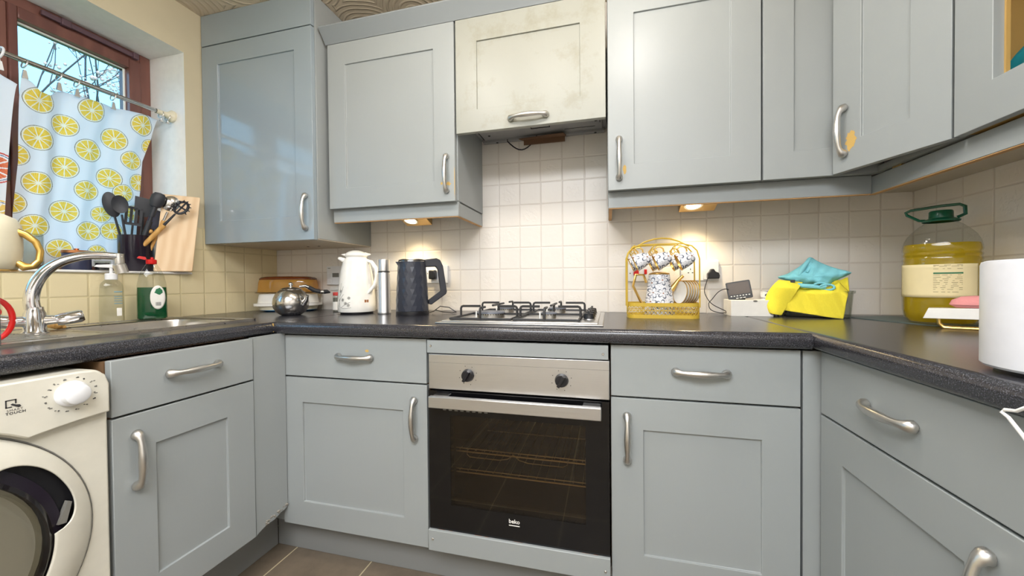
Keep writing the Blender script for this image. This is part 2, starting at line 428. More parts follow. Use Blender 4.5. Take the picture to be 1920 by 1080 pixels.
# outer skin
for y0, y1, z0, z1 in ((WY1, YB, ZF, ZC), (Y0, WY0, ZF, ZC), (WY0, WY1, ZF, WZ0), (WY0, WY1, WZ1, ZC)):
    b.add([(XO, y0, z0), (XO, y1, z0), (XO, y1, z1), (XO, y0, z1)], [(0, 1, 2, 3)])
o = struct(place(b.build('wall_left', ['cream_wall', 'left_tiles', 'white_reveal'], smooth=False)))
struct(place(MB().box(-200, XL+.9, WY0, WY1+1.2, WZ0, WZ0+.9).build('trim_1', 'white_reveal', bevel=.3)))
# window: mahogany frame with two casements
wn = bpy.data.objects.new('window_1', None); COL.objects.link(wn); wn.location = (-2.0, 0, H0/100); struct(wn)
FZ0, FZ1 = WZ0+.9, WZ1
fr = MB()
fr.box(-7, 0, WY1-4.0, WY1, FZ0, FZ1); fr.box(-7, 0, WY0, WY0+4, FZ0, FZ1); fr.box(-7, 0, WY0+4, WY1-4, FZ1-4.0, FZ1); fr.box(-7, 0, WY0+4, WY1-4, FZ0, FZ0+4); fr.box(-7, 0, 79.8, 84.4, FZ0+4, FZ1-4)
fr.build('window_frame', 'mahogany', wn, bevel=.3)
for y0, y1 in ((WY0+4, 79.8), (84.4, WY1-4)):
    s_ = MB(); a, z0, z1 = 4.2, FZ0+4, FZ1-4
    s_.box(-5.8, .8, y0, y0+(2.2 if y0 > 50 else a), z0, z1); s_.box(-5.8, .8, y1-a, y1, z0, z1); s_.box(-5.8, .8, y0+2.2, y1-a, z1-a, z1); s_.box(-5.8, .8, y0+2.2, y1-a, z0, z0+a)
    sash = s_.build('window_sash', 'mahogany', wn, bevel=.35)
    MB().box(-3.2, -2.8, y0+2, y1-a, z0+a, z1-a).build('window_pane', 'window_glass', sash)
    k = MB(); k.tube([(-2.2, y0+2.6, z1-a-.3), (-2.2, y1-a-.3, z1-a-.3), (-2.2, y1-a-.3, z0+a)], .45, 6); k.build('glazing_bead', 'paper_white', sash)
h = MB(); h.box(.8, 1.9, 92, 120, FZ1-3.4, FZ1-1.6); h.box(.8, 2.4, 97, 99.5, FZ1-3.8, FZ1-1.3); h.box(.8, 2.4, 119, 121, FZ1-3.8, FZ1-1.3)
h.build('vent_bar', 'vent_brown', wn, bevel=.2)
h = MB(); h.box(.8, 2.0, 81, 83.4, 44, 50); h.tube([(1.5, 82, 47), (3.6, 82, 47), (3.8, 82, 36)], [.7, .6, .7], 8); h.build('window_handle', 'dark_crock', wn)

# outdoors
g_ = place(MB().box(-3000, XO-4, -2000, 2500, ZF-30, ZF-22).build('ground', 'grass', smooth=False)); struct(g_)
def tree():
    t = thing('blossom_tree', 'bare branched tree with pale blossom outside the window', 'tree', -620, 300, ZF-22)
    tr = MB(); bl = MB(); rnd = random.Random(5)
    def branch(p, d, L, r, lev):
        pts = [p]; n = 5
        for i in range(n):
            d = (d+Vector((rnd.uniform(-.16, .16), rnd.uniform(-.16, .16), rnd.uniform(-.05, .12)))).normalized()
            p = p+d*(L/n); pts.append(p)
            if lev < 3 and i >= 1 and rnd.random() < (1 if lev < 2 else .8):
                for _ in range(1):
                    s = Vector((rnd.uniform(-1, 1), rnd.uniform(-1, 1), rnd.uniform(-.1, .8))).normalized()
                    branch(p, (d*.75+s*.75).normalized(), L*rnd.uniform(.5, .68), r*.45, lev+1)
            if lev >= 2:
                for _ in range(3):
                    q = p+Vector((rnd.uniform(-6, 6), rnd.uniform(-6, 6), rnd.uniform(-6, 6)))
                    bl.ball(q, rnd.uniform(.8, 1.9), 6, 4)
        tr.tube(pts, [max(.35, r*(1-.1*i)) for i in range(n+1)], 5)
    branch(Vector((0, 0, 0)), Vector((.02, -.05, 1)).normalized(), 330, 2.6, 0); branch(Vector((0, 0, 60)), Vector((.2, -.45, 1)).normalized(), 330, 2.2, 0); branch(Vector((0, 0, 90)), Vector((-.1, .3, 1)).normalized(), 300, 1.8, 0)
    tr.build('branches', 'bark', t); bl.build('blossom', 'blossom', t)['kind'] = 'stuff'
tree()

# ================================================================ worktops, plinths
def worktop(name, label, L, D, x, y, rot, cutouts=()):
    """local x along the front edge, y back; rounded nose at y=0"""
    t = thing(name, label, 'worktop', x, y, -17.5, rot)
    R = 1.7; nose = []
    for i in range(7):
        a = PI/2*i/6; nose.append((R-R*math.sin(a), 4-R+R*math.cos(a)))
    nose = nose + [(0, .9), (.35, .35), (.9, 0)]
    xs = [0, L]; ys = [R, D]
    def slab(x0, x1, y0, y1, m):
        m.box(x0, x1, y0, y1, 0, 4)
    m = MB()
    m.prism(nose+[(R, 0)], 0, L, axis='x')
    if not cutouts: slab(0, L, R, D, m)
    else:
        x0, x1, y0, y1 = cutouts
        slab(0, L, R, y0, m); slab(0, L, y1, D, m); slab(0, x0, y0, y1, m); slab(x1, L, y0, y1, m)
    m.build('top', 'speckled_laminate', t, angle=50)
    return t
WF = 109.8
# back length lies between the two side lengths
t = worktop('worktop', 'speckled black laminate worktop along the back wall around the gas hob', 166, YB-WF, -116.2, WF, 0, (62, 112, 9, 54))
t = worktop('worktop', 'speckled black laminate worktop under the window with inset steel sink', YB+40, 63.7, -116.2, -40, PI/2, (66+50, 105+49, 17.5, 51))
MB().box(YB+40-63.2, YB+40-62.9, .05, .4, .6, 3.7).build('joint_strip', 'chipped_yellow', t)
t = worktop('worktop', 'speckled black laminate worktop down the right side carrying the oil bottle', YB+40, 60.0, 49.9, YB, -PI/2)
def box_thing(name, label, cat, dims, mat, bevel=.15, **kw):
    x0, x1, y0, y1, z0, z1 = dims
    o = MB().box(x0, x1, y0, y1, z0, z1).build(name, mat, bevel=bevel)
    place(o); o['label'] = label; o['category'] = cat
    return o
box_thing('plinth', 'grey kickboard below the oven and back base cabinets', 'plinth', (-124.6, 58, 118.2, 119.8, ZF, ZF+13.3), 'shaded_plinth_grey')
box_thing('plinth', 'grey kickboard in shadow below the left base cabinet', 'plinth', (-126.2, -124.6, 62.5, 118.1, ZF, ZF+16.5), 'shaded_plinth_grey')
box_thing('plinth', 'grey kickboard under the right hand base cabinets', 'plinth', (58.2, 59.8, -38, 118.1, ZF, ZF+13), 'shaded_plinth_grey')

# ================================================================ cabinets
def bow_handle(parent, x, z, vertical=False, L=14.4, y=0, mat='satin_nickel', out=2.7):
    m = MB(); P = []; R = []
    for u, w, r in ((-1, 0, .55), (-1, -.5, 1.0), (-.97, -1.0, 1.0), (-.9, -1.6, .78), (-.78, -2.1, .58), (-.6, -2.45, .58), (-.3, -2.75, .72), (0, -2.85, .78),
                    (.3, -2.75, .72), (.6, -2.45, .58), (.78, -2.1, .58), (.9, -1.6, .78), (.97, -1.0, 1.0), (1, -.5, 1.0), (1, 0, .55)):
        P.append((u*(L/2-.8), w*out/2.85, 0)); R.append(r*1.22)
    M4 = at(x, y, z, 0, PI/2 if vertical else 0)
    m.tube(P, R, 12, M4=M4)
    return m.build('handle', mat, parent, angle=70)
def shaker(parent, name, W, H, mat, x=0, y=0, z=0, T=2.0, st=8.9, rec=.7, inset=None, window=False, M4=None):
    """recessed panel door; front face at y"""
    l, r, bo, to = inset or (st, st, st, st)
    m = MB(); F = y; R = y+rec; B = y+T
    o4 = [(x, z), (x+W, z), (x+W, z+H), (x, z+H)]; i4 = [(x+l, z+bo), (x+W-r, z+bo), (x+W-r, z+H-to), (x+l, z+H-to)]
    if window: R = B
    v = [(a, F, c) for a, c in o4]+[(a, F, c) for a, c in i4]+[(a, R, c) for a, c in i4]+[(a, B, c) for a, c in o4]
    f = []
    for i in range(4):
        j = (i+1) % 4
        f += [(i, j, 4+j, 4+i), (4+i, 4+j, 8+j, 8+i), (i, 12+i, 12+j, j)]
    if window:
        for i in range(4): j = (i+1) % 4; f.append((8+i, 8+j, 12+j, 12+i))
    else: f += [(8, 9, 10, 11), (12, 15, 14, 13)]
    m.add(v, f, M4)
    return m.build(name, mat, parent, bevel=.13, angle=30)
def slab_front(parent, name, W, H, mat, x=0, y=0, z=0, T=2.0):
    return MB().box(x, x+W, y, y+T, z, z+H).build(name, mat, parent, bevel=.15)
def chip(parent, pts, y, name='chipped_patch'):
    """bare patch where the paint has come off, as a wafer on the surface"""
    m = MB(); m.prism(pts, y-.03, y+.02, 'y'); return m.build(name, 'chipped_yellow', parent, smooth=False)
def blob(cx, cz, rx, rz, n=14, j=.25, seed=1):
    r = random.Random(seed); return [(cx+rx*math.cos(2*PI*i/n)*(1+r.uniform(-j, j)), cz+rz*math.sin(2*PI*i/n)*(1+r.uniform(-j, j))) for i in range(n)]

def base_cabinet(label, x, y, rot, W, hinge, top=-18.2, split=-32.9, bottom=-87.3, D=56, hx=None, mat='grey_paint', hz=None):
    """origin on the floor at the front left corner of the doors"""
    t = thing('base_cabinet', label, 'cabinet', x, y, ZF, rot)
    zt, zs, zb = top+H0, split+H0, bottom+H0
    c = MB(); c.box(.1, 1.9, 2.25, D, zb+.4, 82.6); c.box(W-1.9, W-.1, 2.25, D, zb+.4, 82.6); c.box(1.9, W-1.9, 2.25, D, zb+.4, zb+2.2); c.box(1.9, W-1.9, D-.8, D, zb+2.2, 65); c.box(1.9, W-1.9, 2.25, 4, 78, 82.6); c.box(3, 7, 14, 18, 0, zb+.4); c.box(W-7, W-3, 14, 18, 0, zb+.4)
    c.build('carcass', 'raw_board', t)
    dr = slab_front(t, 'drawer_front', W-.4, zt-zs-.0, mat, .2, 0, zs)
    bow_handle(dr, W/2+(hx or 0), zs+7.8)
    H = zs-.55-zb
    door = shaker(t, 'door', W-.4, H, mat, .2, 0, zb)
    bow_handle(door, 4.6 if hinge == 'right' else W-4.6, zb+H-11.3 if hz is None else hz, True)
    return t, dr, door
t, dr, door = base_cabinet('grey drawer and door cabinet left of the oven, handle on its right', -116.0, 112.5, 0, 58.4, 'left', hx=2.0)
chip(dr, blob(36, 77.6, .7, .5, seed=3), 0)
t, dr, door = base_cabinet('grey drawer and door cabinet right of the oven with bare wood edges', .5, 112.5, 0, 47.9, 'right')
t, dr, door = base_cabinet('grey drawer and door cabinet under the sink beside the washing machine', -113.5, 62.2, PI/2, 37.1, 'right', -17.65, -31.1, -83.5, D=52)
t, dr, door = base_cabinet('bluish grey drawer and door cabinet on the right side nearest the back corner', 52.5, 112.4, -PI/2, 49.2, 'left', -18.2, -33.9, -87, D=52)
t, dr, door = base_cabinet('grey base cabinet on the right cut off by the picture edge', 52.5, 63.1, -PI/2, 49.2, 'left', -18.2, -33.9, -87, D=52)
# corner fillers
f1 = thing('filler_panel', 'narrow grey filler panel with a crumbled bottom edge in the left corner', 'panel', -113.9, 99.5, ZF, PI/2)
poly = [(0, 83), (12.7, 83), (12.7, 20.6)]
rr = random.Random(4)
for i in range(9): poly.append((12.6-i*1.4, 19.9-.33*i+rr.uniform(-.5, .5)))
poly += [(0, 16.8)]
MB().prism(poly, 0, 1.8, 'y').build('panel', 'grey_paint', f1)
m = MB()
for i in range(26):
    u = 3+rr.random()*9.6; zc = 17.9+(u-1)*.18+rr.uniform(-.2, 1.1); s = rr.uniform(.3, .75)
    m.ball((u, .02+rr.uniform(0, .3), zc), s, 5, 4, sz=.6)
m.build('torn_edge', 'torn_board', f1, smooth=False)
f2 = thing('corner_post', 'slim grey post closing the left corner next to the back cabinet', 'panel', -120.6, 113.2, ZF)
MB().box(0, 4.3, 0, 1.9, 13.6, 83).build('post', 'grey_paint', f2, bevel=.1)
f3 = thing('corner_post', 'grey post closing the right corner beside the bare wood edge', 'panel', 48.9, 113.0, ZF)
MB().box(0, 5.4, 0, 1.9, 13.6, 82.2).build('post', 'grey_paint', f3, bevel=.1)

# ---------------------------------------------------------------- wall cabinets
def wall_carcass(parent, W, D, H, y0=2.2, back=True, hollow=False, mat='grey_paint'):
    m = MB(); m.box(0, W, y0, D, 0, H); return m.build('carcass', mat, parent, bevel=.08)
UB, UT = 33.2, 103.3      # underside and top of the ordinary wall cabinets
def wall_cabinet(label, x, W, hinge=None, hz=None, mat='grey_paint', y=140.0, inset=None, name='wall_cabinet', H=None, z=32.7, dW=None):
    t = thing(name, label, 'cabinet', x, y, z)
    H = H or 70.6
    c = MB(); c.box(.05, W-.05, 2.2, YB-y-.05, UB-z, H); c.build('carcass', 'grey_paint', t, bevel=.08)
    d = shaker(t, 'door', dW or W-.4, H, mat, .2, 0, 0, inset=inset)
    if hinge: bow_handle(d, 4.0 if hinge == 'right' else W-4.0, hz or 11.2, True, L=15.2)
    return t, d
tA, dA = wall_cabinet('grey wall cabinet over the white jug with chipped paint by its handle', -117.3, 59.3, 'left', 11.0, inset=(8.5, 9, 8.6, 9.3), dW=58.6)
chip(dA, blob(55.9, 7.0, 1.0, .8, j=.4, seed=2), 0); chip(dA, blob(53.0, 7.2, .5, .6, j=.4, seed=5), 0); chip(dA, blob(58.6, 8, .16, 6, j=.3, seed=8), 0)
tB, dB = wall_cabinet('grey wall cabinet right of the extractor over the cup rack', 0.1, 48.8, 'right', 11.0)
chip(dB, blob(5.9, 7.2, .6, 1.5, 20, j=.3, seed=3), 0)
tC, dC = wall_cabinet('grey blind corner wall cabinet partly hidden by the ajar door', 49.1, 33, None, inset=(8.7, 3, 8.7, 9.3))
# extractor housing
ex = thing('extractor_hood', 'cream painted extractor cabinet with stained flap door above the hob', 'extractor hood', -58.0, 140.0, 59.0)
c = MB(); c.box(.1, 57.6, 2.2, YB-140.05, 8.6, 44.3); c.build('carcass', 'underside_grey', ex, bevel=.08)
d = shaker(ex, 'flap_door', 57.4, 44.3, 'cream_paint', .2, 0, 0, inset=(8.7, 9, 8.7, 9.2)); bow_handle(d, 29.3, 3.3, L=15.2)
m = MB()   # pressed steel underside: lip, slot, screws, torn mouth
m.box(2, 56, 3, 30.6, 7.9, 8.5); m.box(1.2, 56.8, 30.0, 32.5, 6.9, 8.5)
m.build('filter_plate', 'underside_grey', ex, bevel=.15)
for x_, y_ in ((6, 25), (53.5, 21), (8, 31.2), (53, 31.2)):
    m = MB(); m.lathe([(0, 0), (.55, 0), (.55, .15), (0, .15)], 12, (x_, y_, 7.75 if y_ < 30 else 6.75)); m.build('screw', 'dark_gap', ex)
m = MB(); m.box(26, 26.3, 19, 22, 7.7, 7.95); m.box(34, 34.3, 19, 22, 7.7, 7.95); m.box(26, 34.3, 21.8, 22.1, 7.7, 7.95); m.build('switch_slot', 'dark_gap', ex)
for q in ((28, 31, 19.8, 20.6), (55, 55.3, 17, 23), (2.2, 2.5, 12, 29), (40, 53, 26.2, 26.35)): MB().box(*q, 7.75, 7.95).build('seam_mark', 'dark_gap', ex)
simple('scorched_board', (112, 84, 62), .85, noise=14, bump=(90, .4))
m = MB(); m.prism([(19, 28.2), (39.5, 26.3), (40.4, 29.4), (39.9, 30.4), (20.8, 31)], 6.2, 6.5, 'z'); m.box(21, 39.8, 29.8, 30.1, 3.9, 6.4)
m.build('hanging_flap', 'scorched_board', ex)
m = MB(); P = [(13.2, 30, 7.5)]+[(13.2+13.4*i/10+0, 30.5, 6.6-4.4*math.sin(PI*i/10)) for i in range(11)]+[(27, 30, 7.8)]
m.tube(P, .28, 8); m.build('loose_cable', 'dark_crock', ex)
# light rail boards below the wall cabinets
def rail(label, pieces):
    t = thing('light_rail', label, 'cabinet trim', 0, 0, 0)
    for i, (x0, x1, y0, y1) in enumerate(pieces):
        MB().box(x0, x1, y0, y1, 27.2, 32.6 if y1-y0 > 5 else 33.1).build('rail_board', 'grey_paint', t, bevel=.12); MB().box(x0+.15, x1-.15, y0+.15, y1-.15, 26.98, 27.2).build('raw_edge', 'raw_edge', t, smooth=False)
    return t
rail('grey rail below the wall cabinet over the white jug', [(-117.2, -58.2, 142.6, 144.4), (-60.0, -58.2, 144.4, 172.6)])
rail('grey rail below the wall cabinets over the cup rack', [(.3, 81.2, 144.4, 146.2), (.3, 1.9, 146.2, 172.6)])
t = rail('grey rail below the right hand wall cabinets', [(81.3, 83.1, 20, 146.2)])
m = MB(); m.box(83.2, 110, 22, 172.6, 32.4, 33.1); m.box(60, 83.2, 150, 172.6, 32.5, 33.15)
u = m.build('bottom_board', 'underside_cream', t)
# cornice above the back wall cabinets
co = thing('cornice', 'grey sloping cornice along the top of the back wall cabinets', 'cornice', -118.2, 136.0, 103.6)
m = MB(); m.prism([(4.2, 0), (6.0, 0), (6.4, .9), (1.0, 5.4), (0, 5.4), (0, 4.9), (3.4, 1.2)], 0, 200, 'x'); m.build('moulding', 'grey_paint_matt', co)
# tall corner wall cabinet on the left
bc = thing('wall_cabinet', 'glossy blue grey corner cabinet reaching the ceiling beside the window', 'cabinet', -179.8, 133.7, 19.0)
m = MB(); m.box(0, 60.4, 2.1, YB-133.8, .6, ZC-19.2); m.build('carcass', 'grey_paint', bc, bevel=.1)
m = MB(); m.box(.3, 60.1, 2.4, YB-134, .2, .6); m.build('base_board', 'underside_cream', bc)
d = shaker(bc, 'door', 59.7, 89.5, 'grey_paint_glossy', .3, 0, 0, inset=(9.2, 8.8, 10.2, 8.8))
bow_handle(d, 56.3, 11.7, True, L=15.4)
slab_front(bc, 'top_panel', 59.7, ZC-19.2-90.0, 'grey_paint_glossy', .3, 0, 90.0)
for p in ((33, 26), (40, 25.5)):
    m = MB(); m.lathe([(0, -.15), (.6, -.15), (.6, .2), (0, .2)], 12, (p[0], p[1], .2)); m.build('screw_cap', 'dark_print', bc)
# right hand wall cabinets: ajar door, glazed door
rc = thing('wall_cabinet', 'grey wall cabinet on the right with its door hanging ajar', 'cabinet', 78.0, 111.2, 32.7, -PI/2)
m = MB()   # open carcass: local x = towards the room, local y = towards the wall
m.box(-31, -.1, 31.3, 31.9, .5, 70.6); m.box(-31, -.1, 2.2, 31.3, .4, 2.0); m.box(-31, -.1, 2.2, 31.3, 68.8, 70.6); m.box(-1.7, -.1, 2.2, 31.3, 2.0, 68.8)
m.build('carcass', 'grey_paint', rc)
hg = MB(); hg.box(-25, -21.5, 3.6, 7.4, -1.6, .35); hg.build('hinge_block', 'shelf_wood', rc)
# hinge edge sits at local (0, 0); the free edge swings out into the room
th = math.atan2(10.0, 28.3)
dd = shaker(rc, 'door', 29.6, 70.6, 'grey_paint', -29.7, 0, 0, M4=rotz(th), inset=(8.6, 8.6, 8.7, 9.3))
hh = MB(); P = []; R = []
for u, w_, r in ((-1, 0, .55), (-1, -.5, 1.0), (-.97, -1.0, 1.0), (-.9, -1.6, .78), (-.78, -2.1, .58), (-.6, -2.45, .58), (-.3, -2.75, .72), (0, -2.85, .78),
                (.3, -2.75, .72), (.6, -2.45, .58), (.78, -2.1, .58), (.9, -1.6, .78), (.97, -1.0, 1.0), (1, -.5, 1.0), (1, 0, .55)):
    P.append((u*6.9, w_, 0)); R.append(r*1.22)
hh.tube(P, R, 12, M4=rotz(th) @ at(-25.7, 0, 12.0, 0, PI/2)); hh.build('handle', 'satin_nickel', dd, angle=70)
m = MB(); m.prism(blob(-23.9, 8.6, 1.5, 2.7, 30, .3, 6), -.04, .02, 'y', M4=rotz(th)); m.build('chipped_patch', 'chipped_yellow', dd, smooth=False)
gc = thing('wall_cabinet', 'grey wall cabinet on the right with an open framed door showing yellow wood', 'cabinet', 78.0, 110.9, 32.7, -PI/2)
m = MB(); m.box(0, 49.8, 31.2, 31.9, .4, 70.6); m.box(0, 49.8, 2.2, 31.2, .4, 2.0); m.box(0, 49.8, 2.2, 31.2, 68.8, 70.6); m.box(0, 1.6, 2.2, 31.2, 2, 68.8); m.box(48.2, 49.8, 2.2, 31.2, 2, 68.8); m.box(1.6, 48.2, 5, 31.2, 34, 35.6)
m.build('carcass', 'shelf_wood', gc)
MB().box(49.8, 50.5, 0, 31.9, 0, 70.6).build('end_panel', 'grey_paint', gc, bevel=.08)
d = shaker(gc, 'door', 49.4, 70.6, 'grey_paint', .2, 0, 0, inset=(9.0, 9, 8.9, 9.3), window=True)
m = MB(); m.box(8.4, 9.6, 1.9, 2.6, 8, 62); m.box(8.4, 41, 1.9, 2.6, 8, 9.2); m.build('glazing_bead', 'shelf_wood', d)
tb = thing('plastic_bag', 'teal plastic bag inside the yellow wood cabinet at top right', 'bag', 88.5, 101.2, 34.8)
m = MB()
def bag(u, v):
    a = 2*PI*u; r = 5.6*(math.sin(PI*min(1, v*1.02))**.55)*(1+.16*math.sin(5*a+3*v)+.08*math.sin(11*a))
    return (r*math.cos(a)*.9, r*math.sin(a)*1.25, 17*v+1.2*math.sin(3*a)*v*(1-v))
m.grid(bag, 48, 16); m.build('bag_body', 'teal_plastic', tb)

# under-cabinet lamps
def downlight(label, x, y):
    t = thing('under_cabinet_light', label, 'light', x, y, 28.0, group='wedge lamps under the wall cabinets')
    m = MB(); m.prism([(0, 5.0), (0, 4.6), (13, 0), (13, 5.0)], 0, 13.2, 'x'); m.build('housing', 'brass_lamp', t, bevel=.1)
    sl = math.atan2(-4.6, 13)
    M4 = at(4.6, 8.0, 1.75, sl)
    m = MB(); m.lathe([(2.6, .05), (3.3, .05), (3.4, -.35), (2.7, -.3), (2.6, .05)], 28, M4=M4); m.build('bezel', 'satin_nickel', t)
    m = MB(); m.lathe([(0, -.22), (2.6, -.2), (2.6, .1), (0, .1)], 28, M4=M4); m.build('bulb', 'lamp_glow', t)
downlight('glowing wedge lamp under the wall cabinet above the kettle and flask', -94.5, 153)
downlight('glowing wedge lamp under the wall cabinet above the cup rack', 28.0, 153)
# ceiling spot bar, then a fill panel added to brighten the room from behind
t = thing('ceiling_spot_bar', 'chrome bar with three spot heads on the ceiling', 'ceiling light', -27, 81, 118)
m = MB(); m.box(-50, 50, -2, 2, 1.5, 4.9, rotz(.18)); m.build('bar', 'chrome', t, bevel=.3)
for p in SPOTS:
    q = (p[0]+27, p[1]-81, p[2]-118)
    s_ = MB(); s_.lathe([(4.4, 3.4), (4.6, 4.0), (3.4, 8.5), (1.2, 10.3), (1.2, 11.6)], 20, (q[0], q[1], q[2])); hd = s_.build('spot_head', 'chrome', t)
t = thing('added_fill_panel', 'square white fill panel added below the ceiling behind the camera', 'ceiling light', -20, -75, 120.2)
MB().box(-78, 78, -58, 58, 0, 2.6).build('panel_frame', 'white_plastic', t); MB().box(-75, 75, -55, 55, -.1, -.02).build('diffuser', 'fill_glow', t)

# ================================================================ oven and its grey strips
def screw(parent, x, y, z): m = MB(); m.lathe([(0, -.22), (.3, -.2), (.42, 0), (0, 0)], 12, M4=at(x, y, z, -PI/2)); return m.build('screw', 'satin_nickel', parent)
t = thing('oven_trim', 'thin grey screwed strip between the worktop and the oven', 'panel', -57.1, 111.6, -22.5)
MB().box(0, 57.1, 0, 1.5, 0, 4.2).build('strip', 'grey_paint', t, bevel=.1); screw(t, 1.3, 0, 2.3); screw(t, 55.6, 0, 1.6)
t = thing('oven_trim', 'grey screwed strip with rusty top edge below the oven door', 'panel', -57.1, 110.9, -86.8)
MB().box(0, 57.4, 0, 1.6, 0, 6.9).build('strip', 'grey_paint', t, bevel=.25); screw(t, 1.6, 0, 3.9); screw(t, 56.0, 0, 3.0)
m = MB(); rr = random.Random(3)
u = 1.0
while u < 56: L_ = rr.uniform(.6, 3.2); m.box(u, min(u+L_, 57), rr.uniform(.8, 1.1), 1.65, 6.86, 6.93+rr.uniform(0, .03)); u += L_+rr.uniform(.2, 1.6)
simple('rust', (120, 72, 36), .8, noise=90); m.build('rust_marks', 'rust', t, smooth=False)
ov = thing('oven', 'built-in electric oven with steel panel and black glass door', 'oven', -57.0, 111.8, ZF)
simple('oven_enamel', (44, 41, 37), .35, noise=30)
m = MB(); W_ = 57.0
m.box(.6, W_-.6, 3.0, 5.0, 21, 30); m.box(.6, W_-.6, 3.0, 5.0, 58.5, 77); m.box(.6, 7.5, 3, 5, 30, 58.5); m.box(50.5, W_-.6, 3, 5, 30, 58.5)
m.box(.6, W_-.6, 46, 50, 21, 77); m.box(.6, 5.5, 5, 46, 21, 77); m.box(W_-5.5, W_-.6, 5, 46, 21, 77); m.box(5.5, W_-5.5, 5, 46, 21, 25); m.box(5.5, W_-5.5, 5, 46, 62, 77)
m.build('body', 'oven_enamel', ov)
def rack(z, dip):
    m = MB(); x0, x1 = 6.5, 50.5
    m.tube([(x0, 6.2, z), (x1, 6.2, z)], .28, 8); m.tube([(x0, 6.2, z+1.1), (x1, 6.2, z+1.1)], .2, 8); m.tube([(x0, 42, z), (x1, 42, z)], .28, 8)
    for i in range(15): x = x0+1.5+i*(x1-x0-3)/14; m.tube([(x, 6.2, z+1.1), (x, 7.0, z+.2), (x, 42, z+.2)], .13, 6)
    if dip: m.tube([(11, 6, z+.6), (11, 6, z-.8), (12, 6, z-1.6), (22, 6, z-1.6), (25, 6, z-1), (27, 6, z+.6), (29, 6, z-1), (32, 6, z-1.6), (43, 6, z-1.6), (44.4, 6, z-.8), (44.4, 6, z+.6)], .16, 8)
    return m.build('wire_rack', 'brushed_steel', ov)
rack(44.0, True); rack(37.0, False)
m = MB(); m.box(.3, 57.3, 0, 3, 66.3, 77.7); cp = m.build('control_panel', 'brushed_steel', ov, bevel=.2)
MB().box(.4, 57.2, -.02, .1, 74.9, 75.0).build('panel_seam', 'grey_print', cp)
for x_ in (13.9, 43.5):
    k = MB(); k.lathe([(0, -2.3), (1.5, -2.3), (1.8, -1.9), (2.0, 0)], 28, M4=at(x_, 0, 71.3, -PI/2, 0)@Matrix.Scale(-1, 4, (0, 0, 1))@Matrix.Scale(-1, 4, (0, 0, 1)))
    M4 = at(x_, 0, 71.3)
    k = MB(); k.lathe([(2.05, 0), (1.95, .4), (1.75, 1.3), (0, 1.3)], 28, M4=at(x_, 0, 71.3, PI/2)); k.box(-.45, .45, -2.4, -1.2, -1.8, 1.8, M4 @ Matrix.Rotation(.5, 4, 'Y'))
    kb = k.build('control_knob', 'black_plastic', ov, bevel=.1)
    for a_ in range(8):
        an = 2*PI*a_/8+.3; MB().box(-.12, .12, -.03, .01, -.12, .12, at(x_+3.0*math.cos(an), 0, 71.3+3.0*math.sin(an))).build('dial_mark', 'dark_print', kb, smooth=False)
# door: glossy black frame with a tinted window
m = MB(); x0, x1, z0, z1 = .2, 57.2, 20.3, 65.8
i0, i1, j0, j1 = 7.6, 50.4, 29.0, 58.2
m.box(x0, x1, 0, 2.8, z0, j0); m.box(x0, x1, 0, 2.8, j1, z1); m.box(x0, i0, 0, 2.8, j0, j1); m.box(i1, x1, 0, 2.8, j0, j1)
od = m.build('oven_door', 'black_gloss', ov)
MB().box(i0, i1, .02, .5, j0, j1).build('door_window', 'oven_glass', od)
m = MB(); m.box(2.0, 55.0, -4.0, -2.2, 61.4, 65.0); m.box(2.2, 7.4, -2.4, 0, 62.5, 64.6); m.box(49.6, 54.8, -2.4, 0, 62.5, 64.6)
m.build('door_handle', 'brushed_steel', od, bevel=.2)
for i in range(8): MB().box(5.2+i*2.0, 6.3+i*2.0, -.02, .02, 59.6, 60.1).build('vent_mark', 'grey_print', od, smooth=False)
text('beko', 1.75, 'paper_white', od, (28.6, -.03, 26.2), name='maker_lettering', bold=.025)
MB().box(26.9, 30.3, -.05, 0, 25.35, 25.6).build('lettering_underline', 'paper_white', od, smooth=False)

# ================================================================ gas hob
hb = thing('gas_hob', 'stainless steel gas hob with four burners and black supports', 'hob', -56.6, 116.4, -13.5)
m = MB(); m.prism([(0, 0), (55.2, 0), (55.2, 50.4), (0, 50.4)], 0, .45, 'z'); m.prism([(1.6, 1.8), (53.6, 1.8), (53.6, 49), (1.6, 49)], .4, .95, 'z')
m.build('hob_plate', 'brushed_steel', hb, bevel=.5)
def burner(cx, cy, r):
    b_ = MB(); b_.lathe([(r+.9, .9), (r+.7, 1.1), (r, 1.2), (r, 2.7), (0, 2.7)], 36, (cx, cy, 0)); bb = b_.build('burner', 'sink_steel', hb)
    c_ = MB(); c_.lathe([(r+.1, 2.7), (r+.2, 2.85), (r+.05, 3.2), (r-.6, 3.4), (0, 3.45)], 36, (cx, cy, 0)); c_.build('burner_cap', 'burner_cap', bb)
    n_ = int(r*7); tm = MB()
    for i in range(n_): a = 2*PI*i/n_; tm.box(-.12, .12, -.1, .1, 2.3, 2.72, at(cx+(r+.02)*math.cos(a), cy+(r+.02)*math.sin(a), 0, rz=a))
    tm.build('flame_slots', 'dark_gap', bb, smooth=False)
    g = MB(); g.lathe([(.28, .9), (.28, 3.3), (0, 3.4)], 8, (cx-r-.9, cy+.6, 0)); g.build('igniter', 'white_enamel', hb)
BR = [((16.0, 12.5), 4.9), ((15.0, 36.5), 3.4), ((37.0, 12.0), 2.4), ((36.6, 36.5), 3.4)]
for (cx, cy), r in BR: burner(cx, cy, r)
